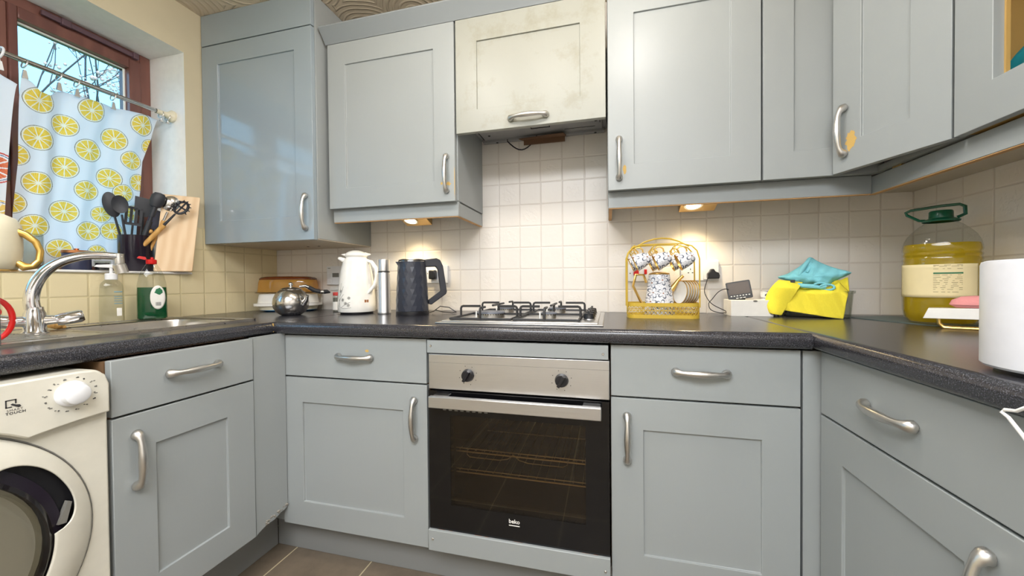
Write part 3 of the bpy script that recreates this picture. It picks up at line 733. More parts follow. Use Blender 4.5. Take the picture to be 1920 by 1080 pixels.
for gx0, gx1, cx in ((4.6, 25.6, 15.3), (26.8, 47.6, 36.9)):
    m = MB(); y0_, y1_, ym = 2.4, 47.2, 24.6; z_ = 1.5; r_ = .42; hh_ = 5.2
    m.tube([(gx0, y0_, z_), (gx1, y0_, z_), (gx1, y1_, z_), (gx0, y1_, z_)], r_, 6, closed=True); m.tube([(gx0, ym, z_), (gx1, ym, z_)], r_, 6)
    for cy in (12.3, 36.5):
        for (ax, ay, bx, by) in ((gx0, cy, cx-3.2, cy), (gx1, cy, cx+3.2, cy), (cx, y0_ if cy < 20 else ym, cx, cy-4.6), (cx, ym if cy < 20 else y1_, cx, cy+4.6)):
            dx, dy = bx-ax, by-ay; L_ = math.hypot(dx, dy); dx, dy = dx/L_, dy/L_
            m.tube([(ax, ay, z_), (ax, ay, hh_-.8), (ax+dx*.25, ay+dy*.25, hh_-.25), (ax+dx*.8, ay+dy*.8, hh_), (bx, by, hh_)], r_, 6)
    m.build('pan_support', 'cast_iron', hb)
for i in range(4):
    k = MB(); k.lathe([(2.0, .9), (1.9, 1.3), (1.65, 2.9), (1.4, 3.1), (0, 3.1)], 24, (50.4, 12.5+8.4*i, 0)); k.box(-.35, .35, -1.75, 1.75, 2.4, 3.9, at(50.4, 12.5+8.4*i, 0))
    kb = k.build('hob_knob', 'black_plastic', hb, bevel=.08)
    k = MB(); k.lathe([(2.08, .95), (2.1, 1.25), (1.98, 1.3)], 24, (50.4, 12.5+8.4*i, 0)); k.build('knob_ring', 'chrome', kb)

# ================================================================ washing machine
wm = thing('washing_machine', 'white front loading washing machine with big dial under the sink worktop', 'washing machine', -113.2, 1.6, ZF, PI/2)
def rrect(x0, x1, z0, z1, r, n=6):
    P = []
    for cx, cz, a0 in ((x1-r, z0+r, -PI/2), (x1-r, z1-r, 0), (x0+r, z1-r, PI/2), (x0+r, z0+r, PI)):
        for i in range(n+1): a = a0+PI/2*i/n; P.append((cx+r*math.cos(a), cz+r*math.sin(a)))
    return P
m = MB(); m.prism(rrect(.3, 59.9, 1, 81.8, 3.2), 0, 54, 'y'); m.build('body', 'washer_white', wm, bevel=.4)
P = [(59.7, 72.0)]+[(59.7-.6*k_, 72.0) for k_ in (0,)]
top = [(59.6, 78.2), (58.9, 80.4), (57.2, 81.7), (54.5, 82.0), (4, 82.0), (1.5, 80.6), (.6, 78)]
def pbot(x): e = min(x, 60.2-x); return max(71.6-.0118*max(0, e-.6)**1.9 if 0 else 71.6-.0135*max(0, e)**1.75*1.0, 49+math.sqrt(max(0, 26.9**2-(x-30.4)**2)))
bot = [(x, min(78, pbot(x))) for x in [.6+i*59/60 for i in range(61)]]
m = MB(); m.prism(top+bot[::1], -1.5, -.02, 'y'); cpn = m.build('control_panel', 'washer_white', wm, bevel=.35)
k = MB(); k.lathe([(2.7, 0), (2.65, .5), (2.5, .7), (2.25, .9), (2.05, 2.3), (1.8, 2.5), (0, 2.6)], 40, M4=at(53.2, -1.5, 77.6, PI/2)); k.build('program_dial', 'white_plastic', wm)
rr = random.Random(9)
for i in range(16):
    a = PI*2*i/16+.2; cx, cz = 53.2+4.1*math.cos(a), 77.4+3.4*math.sin(a)
    if cz > 81.6: continue
    q = MB()
    for _ in range(3): q.prism(blob(cx+rr.uniform(-.35, .35), cz+rr.uniform(-.15, .15), .15, .11, 8, .4, rr.randint(0, 99)), -1.56, -1.5, 'y')
    q.build('program_symbol', 'grey_print' if i != 14 else 'dark_print', cpn, smooth=False)['kind'] = 'stuff'
def tch(x, z): return 45.0+(x-45.4)*.46, 77.9+(z-78.3)*.46
def tbox(q, x0, x1, z0, z1): (a0, c0), (a1, c1) = tch(x0, z0), tch(x1, z1); q.box(a0, a1, -1.56, -1.5, c0, c1)
fr_ = MB(); tbox(fr_, 43.2, 43.6, 77.0, 80.3); tbox(fr_, 45.9, 46.3, 78.4, 80.3); tbox(fr_, 43.2, 46.3, 79.9, 80.3); tbox(fr_, 43.2, 45.0, 77.0, 77.4)
fr_.build('touch_symbol', 'dark_print', cpn, smooth=False)
MB().prism([tch(*q) for q in ((44.6, 78.3), (45.2, 78.6), (46.2, 77.9), (47.2, 77.7), (47.6, 76.9), (46.9, 76.5), (46.0, 77.1), (45.2, 77.7))], -1.57, -1.5, 'y').build('hand_symbol', 'dark_print', cpn, smooth=False)
text('SMART', .62, 'grey_print', cpn, (45.2, -1.52, 76.55), name='lettering', spacing=1.15)
text('TOUCH', .66, 'dark_print', cpn, (45.3, -1.52, 75.95), name='lettering', spacing=1.2, bold=.012)
CXw, CZw = 30.4, 49.0
def ring(u, v):
    th_ = 2*PI*u; deg = math.degrees(th_) % 360
    def sm(a, b, x): t_ = min(1, max(0, (x-a)/(b-a))); return t_*t_*(3-2*t_)
    q_ = (deg-29)/27.0; k_ = (1-abs(q_)**(4 if q_ < 0 else 2.2))**.5 if abs(q_) < 1 else 0; rin = 19.3+4.3*k_
    r = rin+(26.0-rin)*v
    prof_ = .35+2.1*(1-max(0, (r-19.3)/6.7)**2.2)
    return (CXw+r*math.cos(th_), -prof_, CZw+r*math.sin(th_))
m = MB(); m.grid(ring, 400, 14); m.build('door_ring', 'washer_white', wm, solid=.3, weld=True)
m = MB(); m.lathe([(26.1, .1), (26.3, .35), (26.5, .1)], 64, M4=at(CXw, 0, CZw, PI/2)); m.build('door_seam', 'grey_print', wm)
m = MB(); m.lathe([(25, .15), (19, .2)], 64, M4=at(CXw, 0, CZw, PI/2)); m.build('handle_recess', 'black_plastic', wm)
m = MB(); m.lathe([(18.4, .3), (21.3, .35), (21.2, .8), (18.6, 1.0)], 64, M4=at(CXw, 0, CZw, PI/2)); m.build('inner_rim', 'dark_crock', wm)
m = MB(); m.prism([(20.2, -2.4), (22.6, 1.4), (23.1, .9), (21.4, -2.9)], -1.5, -.4, 'y', at(CXw, 0, CZw, 0, -.2)); m.build('door_latch', 'grey_print', wm)
m = MB(); m.lathe([(18.4, .4), (19.3, .9), (19.2, 2.2), (18.4, 2.9), (17.6, 2.5), (17.4, .6)], 64, M4=at(CXw, 0, CZw, PI/2)); m.build('glass_rim', 'washer_glass', wm)
m = MB(); m.lathe([(18.5, 2.6), (16.5, 3.3), (13.5, 3.2), (11.5, 2.2), (9.5, 1.6), (0, 1.3)], 64, M4=at(CXw, 0, CZw, PI/2)); m.build('door_glass', 'washer_glass', wm)
m = MB(); m.lathe([(18.4, .5), (0, .5)], 48, M4=at(CXw, 0, CZw, PI/2))
n_ = NT('drum_steel'); vo = n_.n('ShaderNodeTexVoronoi'); n_.set(vo, Vector=n_.coord(), Scale=110.0, Randomness=0.1)
n_.base(n_.mix(n_.math('LESS_THAN', vo.outputs['Distance'], .28), lin((190, 188, 180)), lin((50, 48, 46))), .35, .3); M['drum_steel'] = n_.m
m.build('drum', 'drum_steel', wm)

# ================================================================ window side: rod, curtains, sill things
rod = thing('curtain_rod', 'thin metal tension rod with pale end cap across the window recess', 'curtain rod', -187, 0, 75)
m = MB(); m.tube([(0, -19.8, 0), (0, 119, 0)], .85, 12); m.tube([(0, 112, 0), (0, 121.2, 0)], .7, 12); m.build('rod', 'polished_steel', rod)
m = MB(); m.lathe([(.95, 0), (1.0, 3.2), (1.5, 4.6), (2.6, 5.6), (2.6, 6.4), (0, 6.4)], 20, M4=at(0, 120.0, 0, -PI/2)); m.build('end_cap', 'cream_enamel', rod)
RINGS = [(77.2, 'white curtain ring holding the left curtain by the window mullion', 1.9), (82.5, 'ring clip at the upper left corner of the lemon curtain', 1.5), (90.6, 'second ring clip from the left on the lemon curtain', 1.5), (95.2, 'third ring clip from the left on the lemon curtain', 1.5), (105.6, 'ring clip over the middle right of the lemon curtain', 1.5), (121.9, 'ring clip at the upper right corner of the lemon curtain', 1.5), (124.4, 'spare ring clip hanging empty beside the rod end', 1.5)]
for i, (y, lab, r) in enumerate(RINGS):
    t = thing('curtain_ring', lab, 'curtain ring', -187, y, 75-.9 if i else 74.6, group='clip rings on the curtain rod')
    m = MB(); m.tube([(r*math.cos(a), .35*math.sin(a), r*math.sin(a)) for a in [2*PI*k_/20 for k_ in range(20)]], .3 if i == 0 else .2, 6, closed=True)
    m.build('ring', 'white_plastic' if i == 0 else 'satin_nickel', t)
    low = 2.2 if i > 4 else 4.2
    m = MB(); m.tube([(0, 0, -r), (0, .1, -r-.8)], .12, 6); m.prism([(-.35, -r-.7), (.35, -r-.7), (.75, -r-low+.8), (-.75, -r-low+.8)], -.3, .3, 'x'); m.build('clip', 'satin_nickel' if i != 0 else 'white_plastic', t)

LEM = [(87.1,51.7,4.4),(93.6,58.6,4.0),(100.5,51.9,4.4),(108.0,58.8,4.4),(116.1,67.3,4.4),(100.0,66.5,4.3),(86.4,63.9,4.2),(94.4,43.9,4.2),(87.7,36.4,4.3),(107.4,43.3,4.2),(113.9,52.2,4.0),(94.9,27.9,4.3),(100.8,36.9,4.0),(87.5,21.6,4.2),(102.0,21.6,4.0),(94.2,14.1,3.9),(109.0,22.5,3.8),(105.6,28.6,3.4),(112.1,38.4,3.8),(117.2,44.0,3.8),(105.0,13.6,3.2),(82.0,44.6,3.9),(82.0,28.6,3.9),(120.5,59.8,3.6),(116.5,31.0,3.6),(117,16,3.8)]
CIT = [(76.6,39.0,5.4,0),(77.6,24.0,4.6,1),(71,52,5,0),(70,30,5,1),(66,42,5,0),(64,18,5,1),(64,58,5,0)]
def slices(Y, Z, base, items, kinds=None):
    C = np.empty(Y.shape+(3,)); C[:] = lin(base)
    for k, it in enumerate(items):
        cy, cz, r = it[:3]; r *= .93 if kinds is None else 1; kind = it[3] if len(it) > 3 else 0
        dx, dz = Y-cy, Z-cz; d = np.hypot(dx, dz)/r
        an = np.arctan2(dz, dx)+k*1.3; n = 10
        fr_ = (an*n/(2*PI)) % 1.0; fr_ = np.minimum(fr_, 1-fr_)*2*PI/n*d
        if kinds is None: cols = ((150, 140, 118), (250, 246, 226), (250, 208, 70), (254, 224, 116))
        elif kind == 0: cols = ((214, 78, 70), (250, 244, 238), (228, 112, 78), (240, 150, 110))
        else: cols = ((236, 196, 90), (250, 246, 240), (240, 204, 110), (246, 214, 130))
        def put(mask, c): C[mask] = lin(c)
        if kinds is not None:
            put(d < 1.0, cols[0]); put(d < .93, (250, 250, 250)); put(d < .88, (70, 100, 150)); put(d < .84, (250, 250, 250)); lim = .76
        else:
            put(d < 1.0, cols[0]); put(d < .95, cols[1]); lim = .86
        fl = (d < lim) & (fr_ > .035) & (d > .13); C[fl] = lin(cols[2])
        fl2 = fl & (np.sin(an*40+d*9) > .2) & (d > .45); C[fl2] = lin(cols[3])
    return C
def curtain(name, label, YL, YR, ztop, zbot, X0, X1, folds, nu, nv, items, kinds=None, base=(240, 243, 246)):
    U, V = np.meshgrid(np.linspace(0, 1, nu+1), np.linspace(0, 1, nv+1))
    zt = np.interp(U, *ztop); Z = zt+(zbot-zt)*V
    l = np.interp(-Z, [-z for z in YL[0]], YL[1]); r = np.interp(-Z, [-z for z in YR[0]], YR[1])
    Y = l+(r-l)*U
    X = X0+(X1-X0)*V**.6+folds(U, V)
    C = slices(Y, Z, base, items, kinds)
    me = bpy.data.meshes.new(name); N = (nu+1)*(nv+1)
    co = np.stack([X, Y, Z], -1).reshape(-1, 3)*.01
    idx = np.arange(N).reshape(nv+1, nu+1); F = np.stack([idx[:-1, :-1], idx[:-1, 1:], idx[1:, 1:], idx[1:, :-1]], -1).reshape(-1, 4)
    me.vertices.add(N); me.vertices.foreach_set('co', co.ravel()); me.loops.add(F.size); me.loops.foreach_set('vertex_index', F.ravel().astype(np.int32))
    me.polygons.add(len(F)); me.polygons.foreach_set('loop_start', np.arange(0, F.size, 4, dtype=np.int32)); me.polygons.foreach_set('loop_total', np.full(len(F), 4, dtype=np.int32)); me.polygons.foreach_set('use_smooth', np.ones(len(F), dtype=bool))
    me.update(calc_edges=True); me.validate()
    ca = me.color_attributes.new('Col', 'FLOAT_COLOR', 'POINT'); ca.data.foreach_set('color', np.concatenate([C.reshape(-1, 3), np.ones((N, 1))], 1).ravel().astype(np.float32))
    me.materials.append(M['curtain_cloth'])
    o = bpy.data.objects.new(name, me); COL.objects.link(o); place(o); o['label'] = label; o['category'] = 'curtain'; o['group'] = 'half height window curtains'
    return o
def f1_(U, V): return .8*np.sin(U*2*PI*2.6+.6)*(1-.7*V)+.4*np.sin(U*2*PI*6+V*3)*(.6-.2*V)+1.2*np.exp(-((U-.2)/.07)**2)*np.sin(V*PI)
curtain('curtain', 'half curtain printed with yellow lemon slices', ([70, 43, 25, 12, 7], [81.8, 83.0, 82.4, 82.6, 82.6]), ([72, 63, 53, 41, 31, 20, 7], [121.3, 120.3, 118, 118, 117.5, 117.5, 118]),
        ([0, .05, .1, .17, .22, .27, .35, .48, .6, .8, 1], [69.6, 68.4, 66.6, 66.6, 69.0, 69.8, 69.8, 69.9, 70.2, 71.2, 71.7]), 8.0, -187.2, -197.2, f1_, 420, 620, LEM)
def f2_(U, V): return 1.2*np.sin(U*2*PI*3.2)*(1-.2*V)+.4*np.sin(U*17+V*4)
curtain('curtain', 'white half curtain with red and orange citrus rings at the left edge', ([70, 7], [56, 55]), ([68, 50, 24, 7], [80.6, 80.2, 79.4, 79.2]), ([0, .5, .8, 1], [70, 70, 69.6, 66.2]), 8.0, -187.2, -194.6, f2_, 220, 400, CIT, kinds=1)

# utensil crock and board on the sill
ZS = WZ0+.95
ck = thing('utensil_pot', 'shiny black cylinder crock full of cooking utensils on the windowsill', 'pot', -189.3, 113.2, ZS)
m = MB(); m.lathe([(0, 0), (5.2, 0), (5.4, .3), (5.4, 14.6), (5.55, 14.8), (5.3, 14.9), (5.05, 14.6), (5.05, .8), (0, .8)], 48); m.build('crock', 'dark_crock', ck)
A0 = facing(-189.3, 113.2)
def utensil(name, label, p0, p1, hmat, hr, head, headmat, split=.45, group='cooking utensils in the crock'):
    """p0, p1: base and head centre as (side, depth, height above the sill); head(mb, M4) draws the head with its long axis on z"""
    t = thing(name, label, 'utensil', -189.3, 113.2, ZS, A0, group)
    a, b_ = Vector(p0), Vector(p1)+Vector((0, -2.2, 0)); d_ = (b_-a).normalized(); q = a+(b_-a)*split
    m = MB(); m.tube([a, q], [hr*.8, hr], 10); m.build('grip', hmat, t)
    m = MB(); neck = b_-d_*2.2; m.tube([q, neck], [hr*.6, .35], 8)
    x = Vector((1, 0, 0)); x = (x-d_*x.dot(d_)).normalized(); y = d_.cross(x)
    M4 = Matrix((x, y, d_)).transposed().to_4x4(); M4.translation = b_
    head(m, M4); m.build('utensil_head', headmat, t, solid=0)
    return t
def spoonhead(rx, rz, dep=.8, slots=0):
    def f(m, M4):
        def g(u, v):
            a = 2*PI*u; k_ = v; return (rx*k_*math.cos(a), dep*(k_**2), rz*k_*math.sin(a)+rz*.5)
        m.grid(g, 28, 6, M4); m.grid(lambda u, v: (g(u, v)[0], g(u, v)[1]+.22, g(u, v)[2]), 28, 6, M4)
    return f
def slotted(m, M4):
    for i in range(4): m.box(-2.6+i*1.45, -1.7+i*1.45, -.15, .15, -1.5, 5.2-abs(i-1.5)*.6, M4)
    m.box(-2.6, 2.65, -.15, .15, -2.3, -1.2, M4); m.box(-2.0, 2.0, -.15, .15, 4.4, 5.4, M4)
def turner(m, M4): m.prism([(-1.2, -2.2), (1.2, -2.2), (2.9, 0), (3.1, 5.4), (-3.1, 5.9), (-2.9, 0)], -.15, .15, 'y', M4)
def pasta(m, M4):
    m.tube([(1.9*math.cos(a)*1.0, 0, 2.8*math.sin(a)+1.2) for a in [2*PI*i/16 for i in range(16)]], .5, 8, closed=True, M4=M4); m.box(-1.8, 1.8, -.25, .25, 1.0, 1.6, M4); m.box(-.3, .3, -.25, .25, -1.4, 3.8, M4)
    for i in range(9): a = -PI*.1+PI*1.2*i/8; m.tube([(1.9*math.cos(a), 0, 2.8*math.sin(a)+1.2), (2.7*math.cos(a), -1.2, 3.7*math.sin(a)+1.2)], [.35, .18], 6, M4=M4)
def tongs_(m, M4): m.tube([(0, 0, -6), (0, 0, -1)], .9, 10, M4=M4); m.lathe([(0, -2.4), (1.7, -1.6), (2.4, .5), (2.3, 3.0), (1.5, 4.2), (0, 4.5)], 16, M4=M4, sy=.7)
utensil('ladle', 'big black silicone ladle leaning leftmost in the crock', (-2, 1, 1), (-6.2, 1, 24.2), 'spoon_wood', .75, spoonhead(2.5, 5.0), 'black_silicone', .58)
utensil('cooking_spoon', 'black spoon in front of the big ladle in the crock', (-1.5, -2, 1), (-4.0, -2.5, 24.8), 'spoon_wood', .7, spoonhead(2.4, 3.5, -.8), 'black_silicone', .58)
utensil('slotted_turner', 'black slotted turner with open slots in the crock', (-2.4, 2.2, 1), (-.6, 2.6, 21.5), 'spoon_wood', .6, slotted, 'black_silicone', .6)
utensil('spatula', 'dark square edged spatula at the back of the crock', (0, 3, 1), (2.6, 4, 25.5), 'black_silicone', .6, turner, 'black_silicone', .5)
utensil('tongs', 'black tipped steel tongs standing up from the crock', (-1.2, -1, 1), (6.4, -2.6, 28.6), 'black_silicone', .95, tongs_, 'black_silicone', .72)
utensil('spatula', 'blue grey flat spatula leaning right in the crock', (0, 2.6, 1), (6.2, 2.8, 20.5), 'black_silicone', .5, turner, 'navy_tin', .5)
utensil('ladle', 'steel ladle with wooden handle leaning far right over the crock', (1.5, -1.5, 1), (10.4, -2.4, 27.4), 'spoon_wood', .7, spoonhead(2.9, 3.3, 1.1), 'polished_steel', .78)
utensil('pasta_server', 'wooden handled black toothed pasta server leaning over the cutting board', (-2.6, -2, 4), (13.2, -6.6, 26.0), 'spoon_wood', .95, pasta, 'black_silicone', .7)
utensil('cooking_spoon', 'pale wooden spoon handle at the right rim of the crock', (2, -1, 1), (4.4, -.5, 16.8), 'spoon_wood', .85, lambda m, M4: m.ball((0, 0, 0), .9, M4=M4), 'spoon_wood', .8)
bd = thing('cutting_board', 'pale wooden cutting board leaning against the window recess corner', 'cutting board', -175.4, 125.1, ZS)
ex_ = Vector((-.61, -.79, 0)); up_ = Vector((-1.3, 4.9, 33.2)).normalized(); nn = ex_.cross(up_)
if nn.y > 0: nn = -nn
M4 = Matrix((ex_, nn, up_)).transposed().to_4x4()
m = MB(); m.prism(rrect(0, 12.4, 0, 33.4, .6), -.1, 1.5, 'y', M4); m.build('board', 'beech', bd, bevel=.2)
t = thing('canister', 'small navy tin with copper lid on the windowsill behind the tap', 'canister', -187.4, 94.2, ZS)
m = MB(); m.lathe([(0, 0), (3.6, 0), (3.65, .2), (3.65, 6.0), (3.5, 6.2), (0, 6.2)], 36); m.build('tin', 'navy_tin', t)
m = MB(); m.lathe([(3.75, 6.2), (3.8, 6.4), (3.8, 7.0), (3.6, 7.2), (0, 7.3)], 36); m.lathe([(.5, 7.2), (.7, 7.9), (0, 8.0)], 12); m.build('lid', 'copper', t)
t = thing('glass_pot', 'small dark filled glass pot on the windowsill under the tap spout', 'pot', -185.4, 100.3, ZS)
m = MB(); m.lathe([(0, 0), (2.1, 0), (2.3, 3.6), (2.2, 3.7), (2.0, 3.6), (1.9, .3), (0, .3)], 28); m.build('glass', 'jar_glass', t)
m = MB(); m.lathe([(0, .35), (1.8, .35), (1.9, 2.9), (0, 2.9)], 24); m.build('filling', 'dark_crock', t)
t = thing('glass_jar', 'tall clear empty glass on the windowsill behind the cream pot', 'glass', -188.6, 84.0, ZS)
m = MB(); m.lathe([(0, 0), (2.3, 0), (2.4, .3), (2.4, 12.0), (2.3, 12.1), (2.2, 12.0), (2.2, .6), (0, .6)], 28); m.build('glass', 'jar_glass', t)

# ================================================================ sink, tap, bottles
sk = thing('sink', 'stainless steel inset sink with drainer under the window', 'sink', -150.6, 95, -13.5)
bx, by = 16.3, 18.3
m = MB(); N_ = 96; inner = []; outer = []
for i in range(N_):
    a = 2*PI*i/N_; c_, s_ = math.cos(a), math.sin(a); k_ = (abs(c_)**7+abs(s_)**7)**(-1/7)
    inner.append((bx*k_*c_, by*k_*s_)); q = max(abs(c_)/18.3, abs(s_)/20.3); outer.append((c_/q, s_/q))
m.add([(x, y, .55) for x, y in inner]+[(x, y, .55) for x, y in outer], [(i, (i+1) % N_, N_+(i+1) % N_, N_+i) for i in range(N_)])
m.box(18.3, 19.4, -77, 20.8, 0, .75); m.box(-24.5, -23.4, -77, 20.8, 0, .75); m.box(-24.5, 19.4, 20.3, 21.2, 0, .75); m.box(-23.4, -18.3, -20.3, 20.3, .1, .55); m.box(-23.4, 18.3, -77, -20.3, .1, .5); m.box(-24.5, 19.4, -78, -77, 0, .75)
m.build('sink_top', 'sink_steel', sk, angle=30)
m = MB(); m.lathe([(1.02, .56), (.985, .2), (.965, -1), (.94, -12), (.88, -14.5), (.3, -15.2), (0, -15.3)], 96, sx=bx, sy=by, power=7); m.build('bowl', 'sink_steel', sk)
m = MB(); m.lathe([(0, -15.0), (3.6, -14.9), (4.2, -15.1), (4.2, -15.4)], 32); m.build('waste', 'chrome', sk)
for i in range(9):
    MB().box(-14+i*3.2, -12.9+i*3.2, -72, -28, .45, .78).build('drainer_rib', 'sink_steel', sk, bevel=.12)
FX, FY = -155, 69
tp = thing('tap', 'chrome swan neck mixer tap with two cylindrical levers at the sink', 'tap', FX, FY, -13, facing(FX, FY))
m = MB(); m.lathe([(2.6, 0), (2.6, .4), (2.2, .9), (2.1, 5.6), (1.75, 6.6), (1.7, 7.4)], 32); m.tube([(-4.8, 0, 3.5), (0, 0, 3.6), (4.0, 0, 3.7)], [1.2, 1.7, 1.2], 16); m.build('tap_body', 'chrome', tp)
m = MB()
sp_ = [(-.2, 0, 6.5), (-.5, 0, 9.4), (0, 0, 12.8), (1.2, 0, 16.0), (3.2, 0, 18.8), (6.0, 0, 20.9), (9.4, 0, 22.2), (13, 0, 22.5), (17.2, 0, 22.2)]
pts = []
for i in range(len(sp_)-1):
    a, b_ = Vector(sp_[i]), Vector(sp_[i+1]); pa = Vector(sp_[max(i-1, 0)]); pb = Vector(sp_[min(i+2, len(sp_)-1)])
    for k_ in range(5):
        t_ = k_/5; pts.append(.5*((2*a)+(-pa+b_)*t_+(2*pa-5*a+4*b_-pb)*t_**2+(-pa+3*a-3*b_+pb)*t_**3))
pts.append(Vector(sp_[-1]))
m.tube(pts, [1.6-.5*i/(len(pts)-1) for i in range(len(pts))], 20); m.build('spout', 'chrome', tp, angle=60)
m = MB(); m.lathe([(0, 0), (1.25, 0), (1.3, 1.0), (1.2, 2.2), (1.2, 3.2), (0, 3.2)], 24, (16.6, 0, 20.0)); m.build('aerator', 'satin_nickel', tp)
m = MB(); m.lathe([(0, -1.7), (1.55, -1.7), (1.55, 1.0), (1.1, 1.5), (0, 1.5)], 24, M4=at(16.9, 0, 18.8, 0, -.25)); m.build('spray_nozzle', 'satin_nickel', tp)
for sd in (-1, 1):
    m = MB(); m.lathe([(0, -2.4), (1.5, -2.4), (1.75, -1.6), (1.85, 2.2), (1.5, 2.9), (0, 3.0)], 24, M4=at(sd*6.2, 0, 3.9, 0, sd*(PI/2-.2))); m.build('lever', 'chrome', tp)
t = thing('sponge', 'brown scrap of scourer lying behind the tap lever', 'sponge', -163.5, 76.5, -12.9)
m = MB(); rr = random.Random(2)
for i in range(16): m.ball((rr.uniform(-2.2, 2.2), rr.uniform(-1.6, 1.6), rr.uniform(.5, 1.6)), rr.uniform(.5, .9), 7, 5)
m.build('scourer', 'spoon_wood', t)
def bottle(name, label, x, y, z, prof, sx, sy, mat, pw=3.0, cat='bottle', rot=None):
    t = thing(name, label, cat, x, y, z, facing(x, y) if rot is None else rot); m = MB(); m.lathe(prof, 48, sx=sx, sy=sy, power=pw); bo = m.build('bottle_body', mat, t); return t, bo
def inset_prof(p, top, d=.04):
    out = [(0, p[1][1]+.15)]
    for r, z in p[1:]:
        if z > top: break
        out.append((max(0, r-d), max(z, p[1][1]+.15)))
    return out+[(out[-1][0], top), (0, top)]
pr = [(0, 0), (.9, 0), (1, .5), (1.0, 3), (1.0, 9.5), (.98, 11.5), (.93, 14), (.8, 17), (.6, 19.3), (.42, 20.8), (.3, 21.6), (.27, 22.6)]
t, bo = bottle('dish_soap_bottle', 'clear washing up liquid bottle half full of green with red cap', -171.8, 107.6, -12.8, pr, 4.4, 2.8, 'clear_plastic')
m = MB(); m.lathe(inset_prof(pr, 12.3), 48, sx=4.4, sy=2.8, power=3.0); m.build('green_liquid', 'green_soap', t)
m = MB(); m.lathe([(1.5, 21.3), (1.6, 21.6), (1.6, 22.9), (1.3, 23.1), (0, 23.1)], 24); m.lathe([(.55, 23.1), (.5, 23.9), (0, 24)], 12, (.2, 0, 0)); m.prism([(-4.0, 23.5), (-3.4, 24.3), (-1.6, 24.0), (-1.3, 23.1), (-1.9, 22.9)], -.8, .8, 'y'); m.build('cap', 'red_lid' if 0 else 'red_plastic', t)
def decal(parent, name, mat, pts, R, off=.05, pw=3.0, sx=4.4, sy=2.8, taper=None):
    """thin label hugging the front of a bottle: pts are (side, height)"""
    m = MB(); v = []; n = len(pts)
    cx = sum(p[0] for p in pts)/n; cz = sum(p[1] for p in pts)/n
    def on(x, z):
        k = taper(z) if taper else 1; xx = max(-.999, min(.999, x/(sx*k))); return (x, -(1-abs(xx)**pw)**(1/pw)*sy*k-off, z)
    rings = 7
    for k in range(rings+1):
        f_ = k/rings
        for x, z in pts: v.append(on(cx+(x-cx)*f_, cz+(z-cz)*f_))
    F = [(k*n+i, k*n+(i+1) % n, (k+1)*n+(i+1) % n, (k+1)*n+i) for k in range(rings) for i in range(n)]
    m.add(v, F); return m.build(name, mat, parent, solid=.04)
def oval(cx, cz, rx, rz, n=32): return [(cx+rx*math.cos(2*PI*i/n), cz+rz*math.sin(2*PI*i/n)) for i in range(n)]
lb = decal(bo, 'label', 'paper_white', oval(1.6, 8.4, 2.2, 4.6), 1)
decal(lb, 'label_leaf', 'green_print', blob(1.9, 10.8, 1.2, 1.2, 14, .3, 4), 1, .1)
for i in range(7): decal(lb, 'label_barcode', 'dark_print', [(1.0+i*.22, 5.2), (1.1+i*.22, 5.2), (1.1+i*.22, 6.6), (1.0+i*.22, 6.6)], 1, .1)
pr = [(0, 0), (.95, 0), (1, .4), (.98, 6), (.93, 12), (.86, 13.6), (.62, 14.8), (.42, 15.3), (.38, 15.9)]
t, bo = bottle('soap_dispenser', 'nearly empty clear pump bottle with white nozzle on the sink edge', -176.0, 97.6, -12.8, pr, 3.3, 2.2, 'clear_plastic', 3.2)
m = MB(); m.lathe([(1.5, 15.2), (1.7, 15.3), (1.7, 17.3), (1.4, 17.6), (0, 17.6)], 24); m.lathe([(.5, 17.5), (.45, 20.2), (0, 20.3)], 12); m.prism([(-4.2, 19.9), (-3.6, 20.6), (.6, 20.9), (1.6, 20.2), (.6, 19.6), (-3.0, 19.7)], -.7, .7, 'y'); m.build('pump', 'white_plastic', t, bevel=.1)
for i, (a, b_) in enumerate(((10.6, 11.0), (9.0, 9.25), (8.2, 8.45), (7.4, 7.65), (6.4, 6.7))): decal(bo, 'printed_line', 'clear_label', [(.6, a), (2.7, a), (2.7, b_), (.6, b_)], 1, .05, 3.2, 3.3*.96, 2.2*.96)
decal(bo, 'printed_block', 'paper_white', [(1.2, 2.0), (2.5, 2.0), (2.5, 4.9), (1.2, 4.9)], 1, .05, 3.2, 3.3, 2.2)

# cream pot on a chrome rack, red loop
dr_ = thing('dish_rack', 'chrome wire dish rack at the left edge beside the tap', 'rack', -137, 43, -12.9, 0)
m = MB()
for x_, y_ in ((-9, -14), (-9, 9.4), (6.9, -14), (6.9, 9.4)): m.tube([(x_, y_, 0), (x_, y_, 17)], .4, 8)
for z_ in (1.0, 9, 16.6): m.tube([(-9, -14, z_), (6.9, -14, z_), (6.9, 9.4, z_), (-9, 9.4, z_)], .35, 8, closed=True)
for i in range(8): m.tube([(-9, -12+i*2.8, 16.6), (6.9, -12+i*2.8, 16.6)], .25, 6)
m.build('wire_frame', 'chrome', dr_)
FX, FY = -135, 50
t = thing('kettle', 'cream enamel kettle with ornate gold handle at the left edge', 'kettle', FX, FY, 3.6, facing(FX, FY))
m = MB(); m.lathe([(0, 0), (6.6, 0), (7.0, .3), (7.7, 2.2), (7.95, 5), (7.95, 8.6), (7.8, 10.4), (7.0, 12), (5.2, 13.0), (2, 13.5), (0, 13.6)], 48); m.build('pot_body', 'cream_enamel', t)
m = MB(); m.lathe([(6.7, -.12), (7.15, .1), (7.15, .35)], 48); m.build('base_rim', 'gold', t)
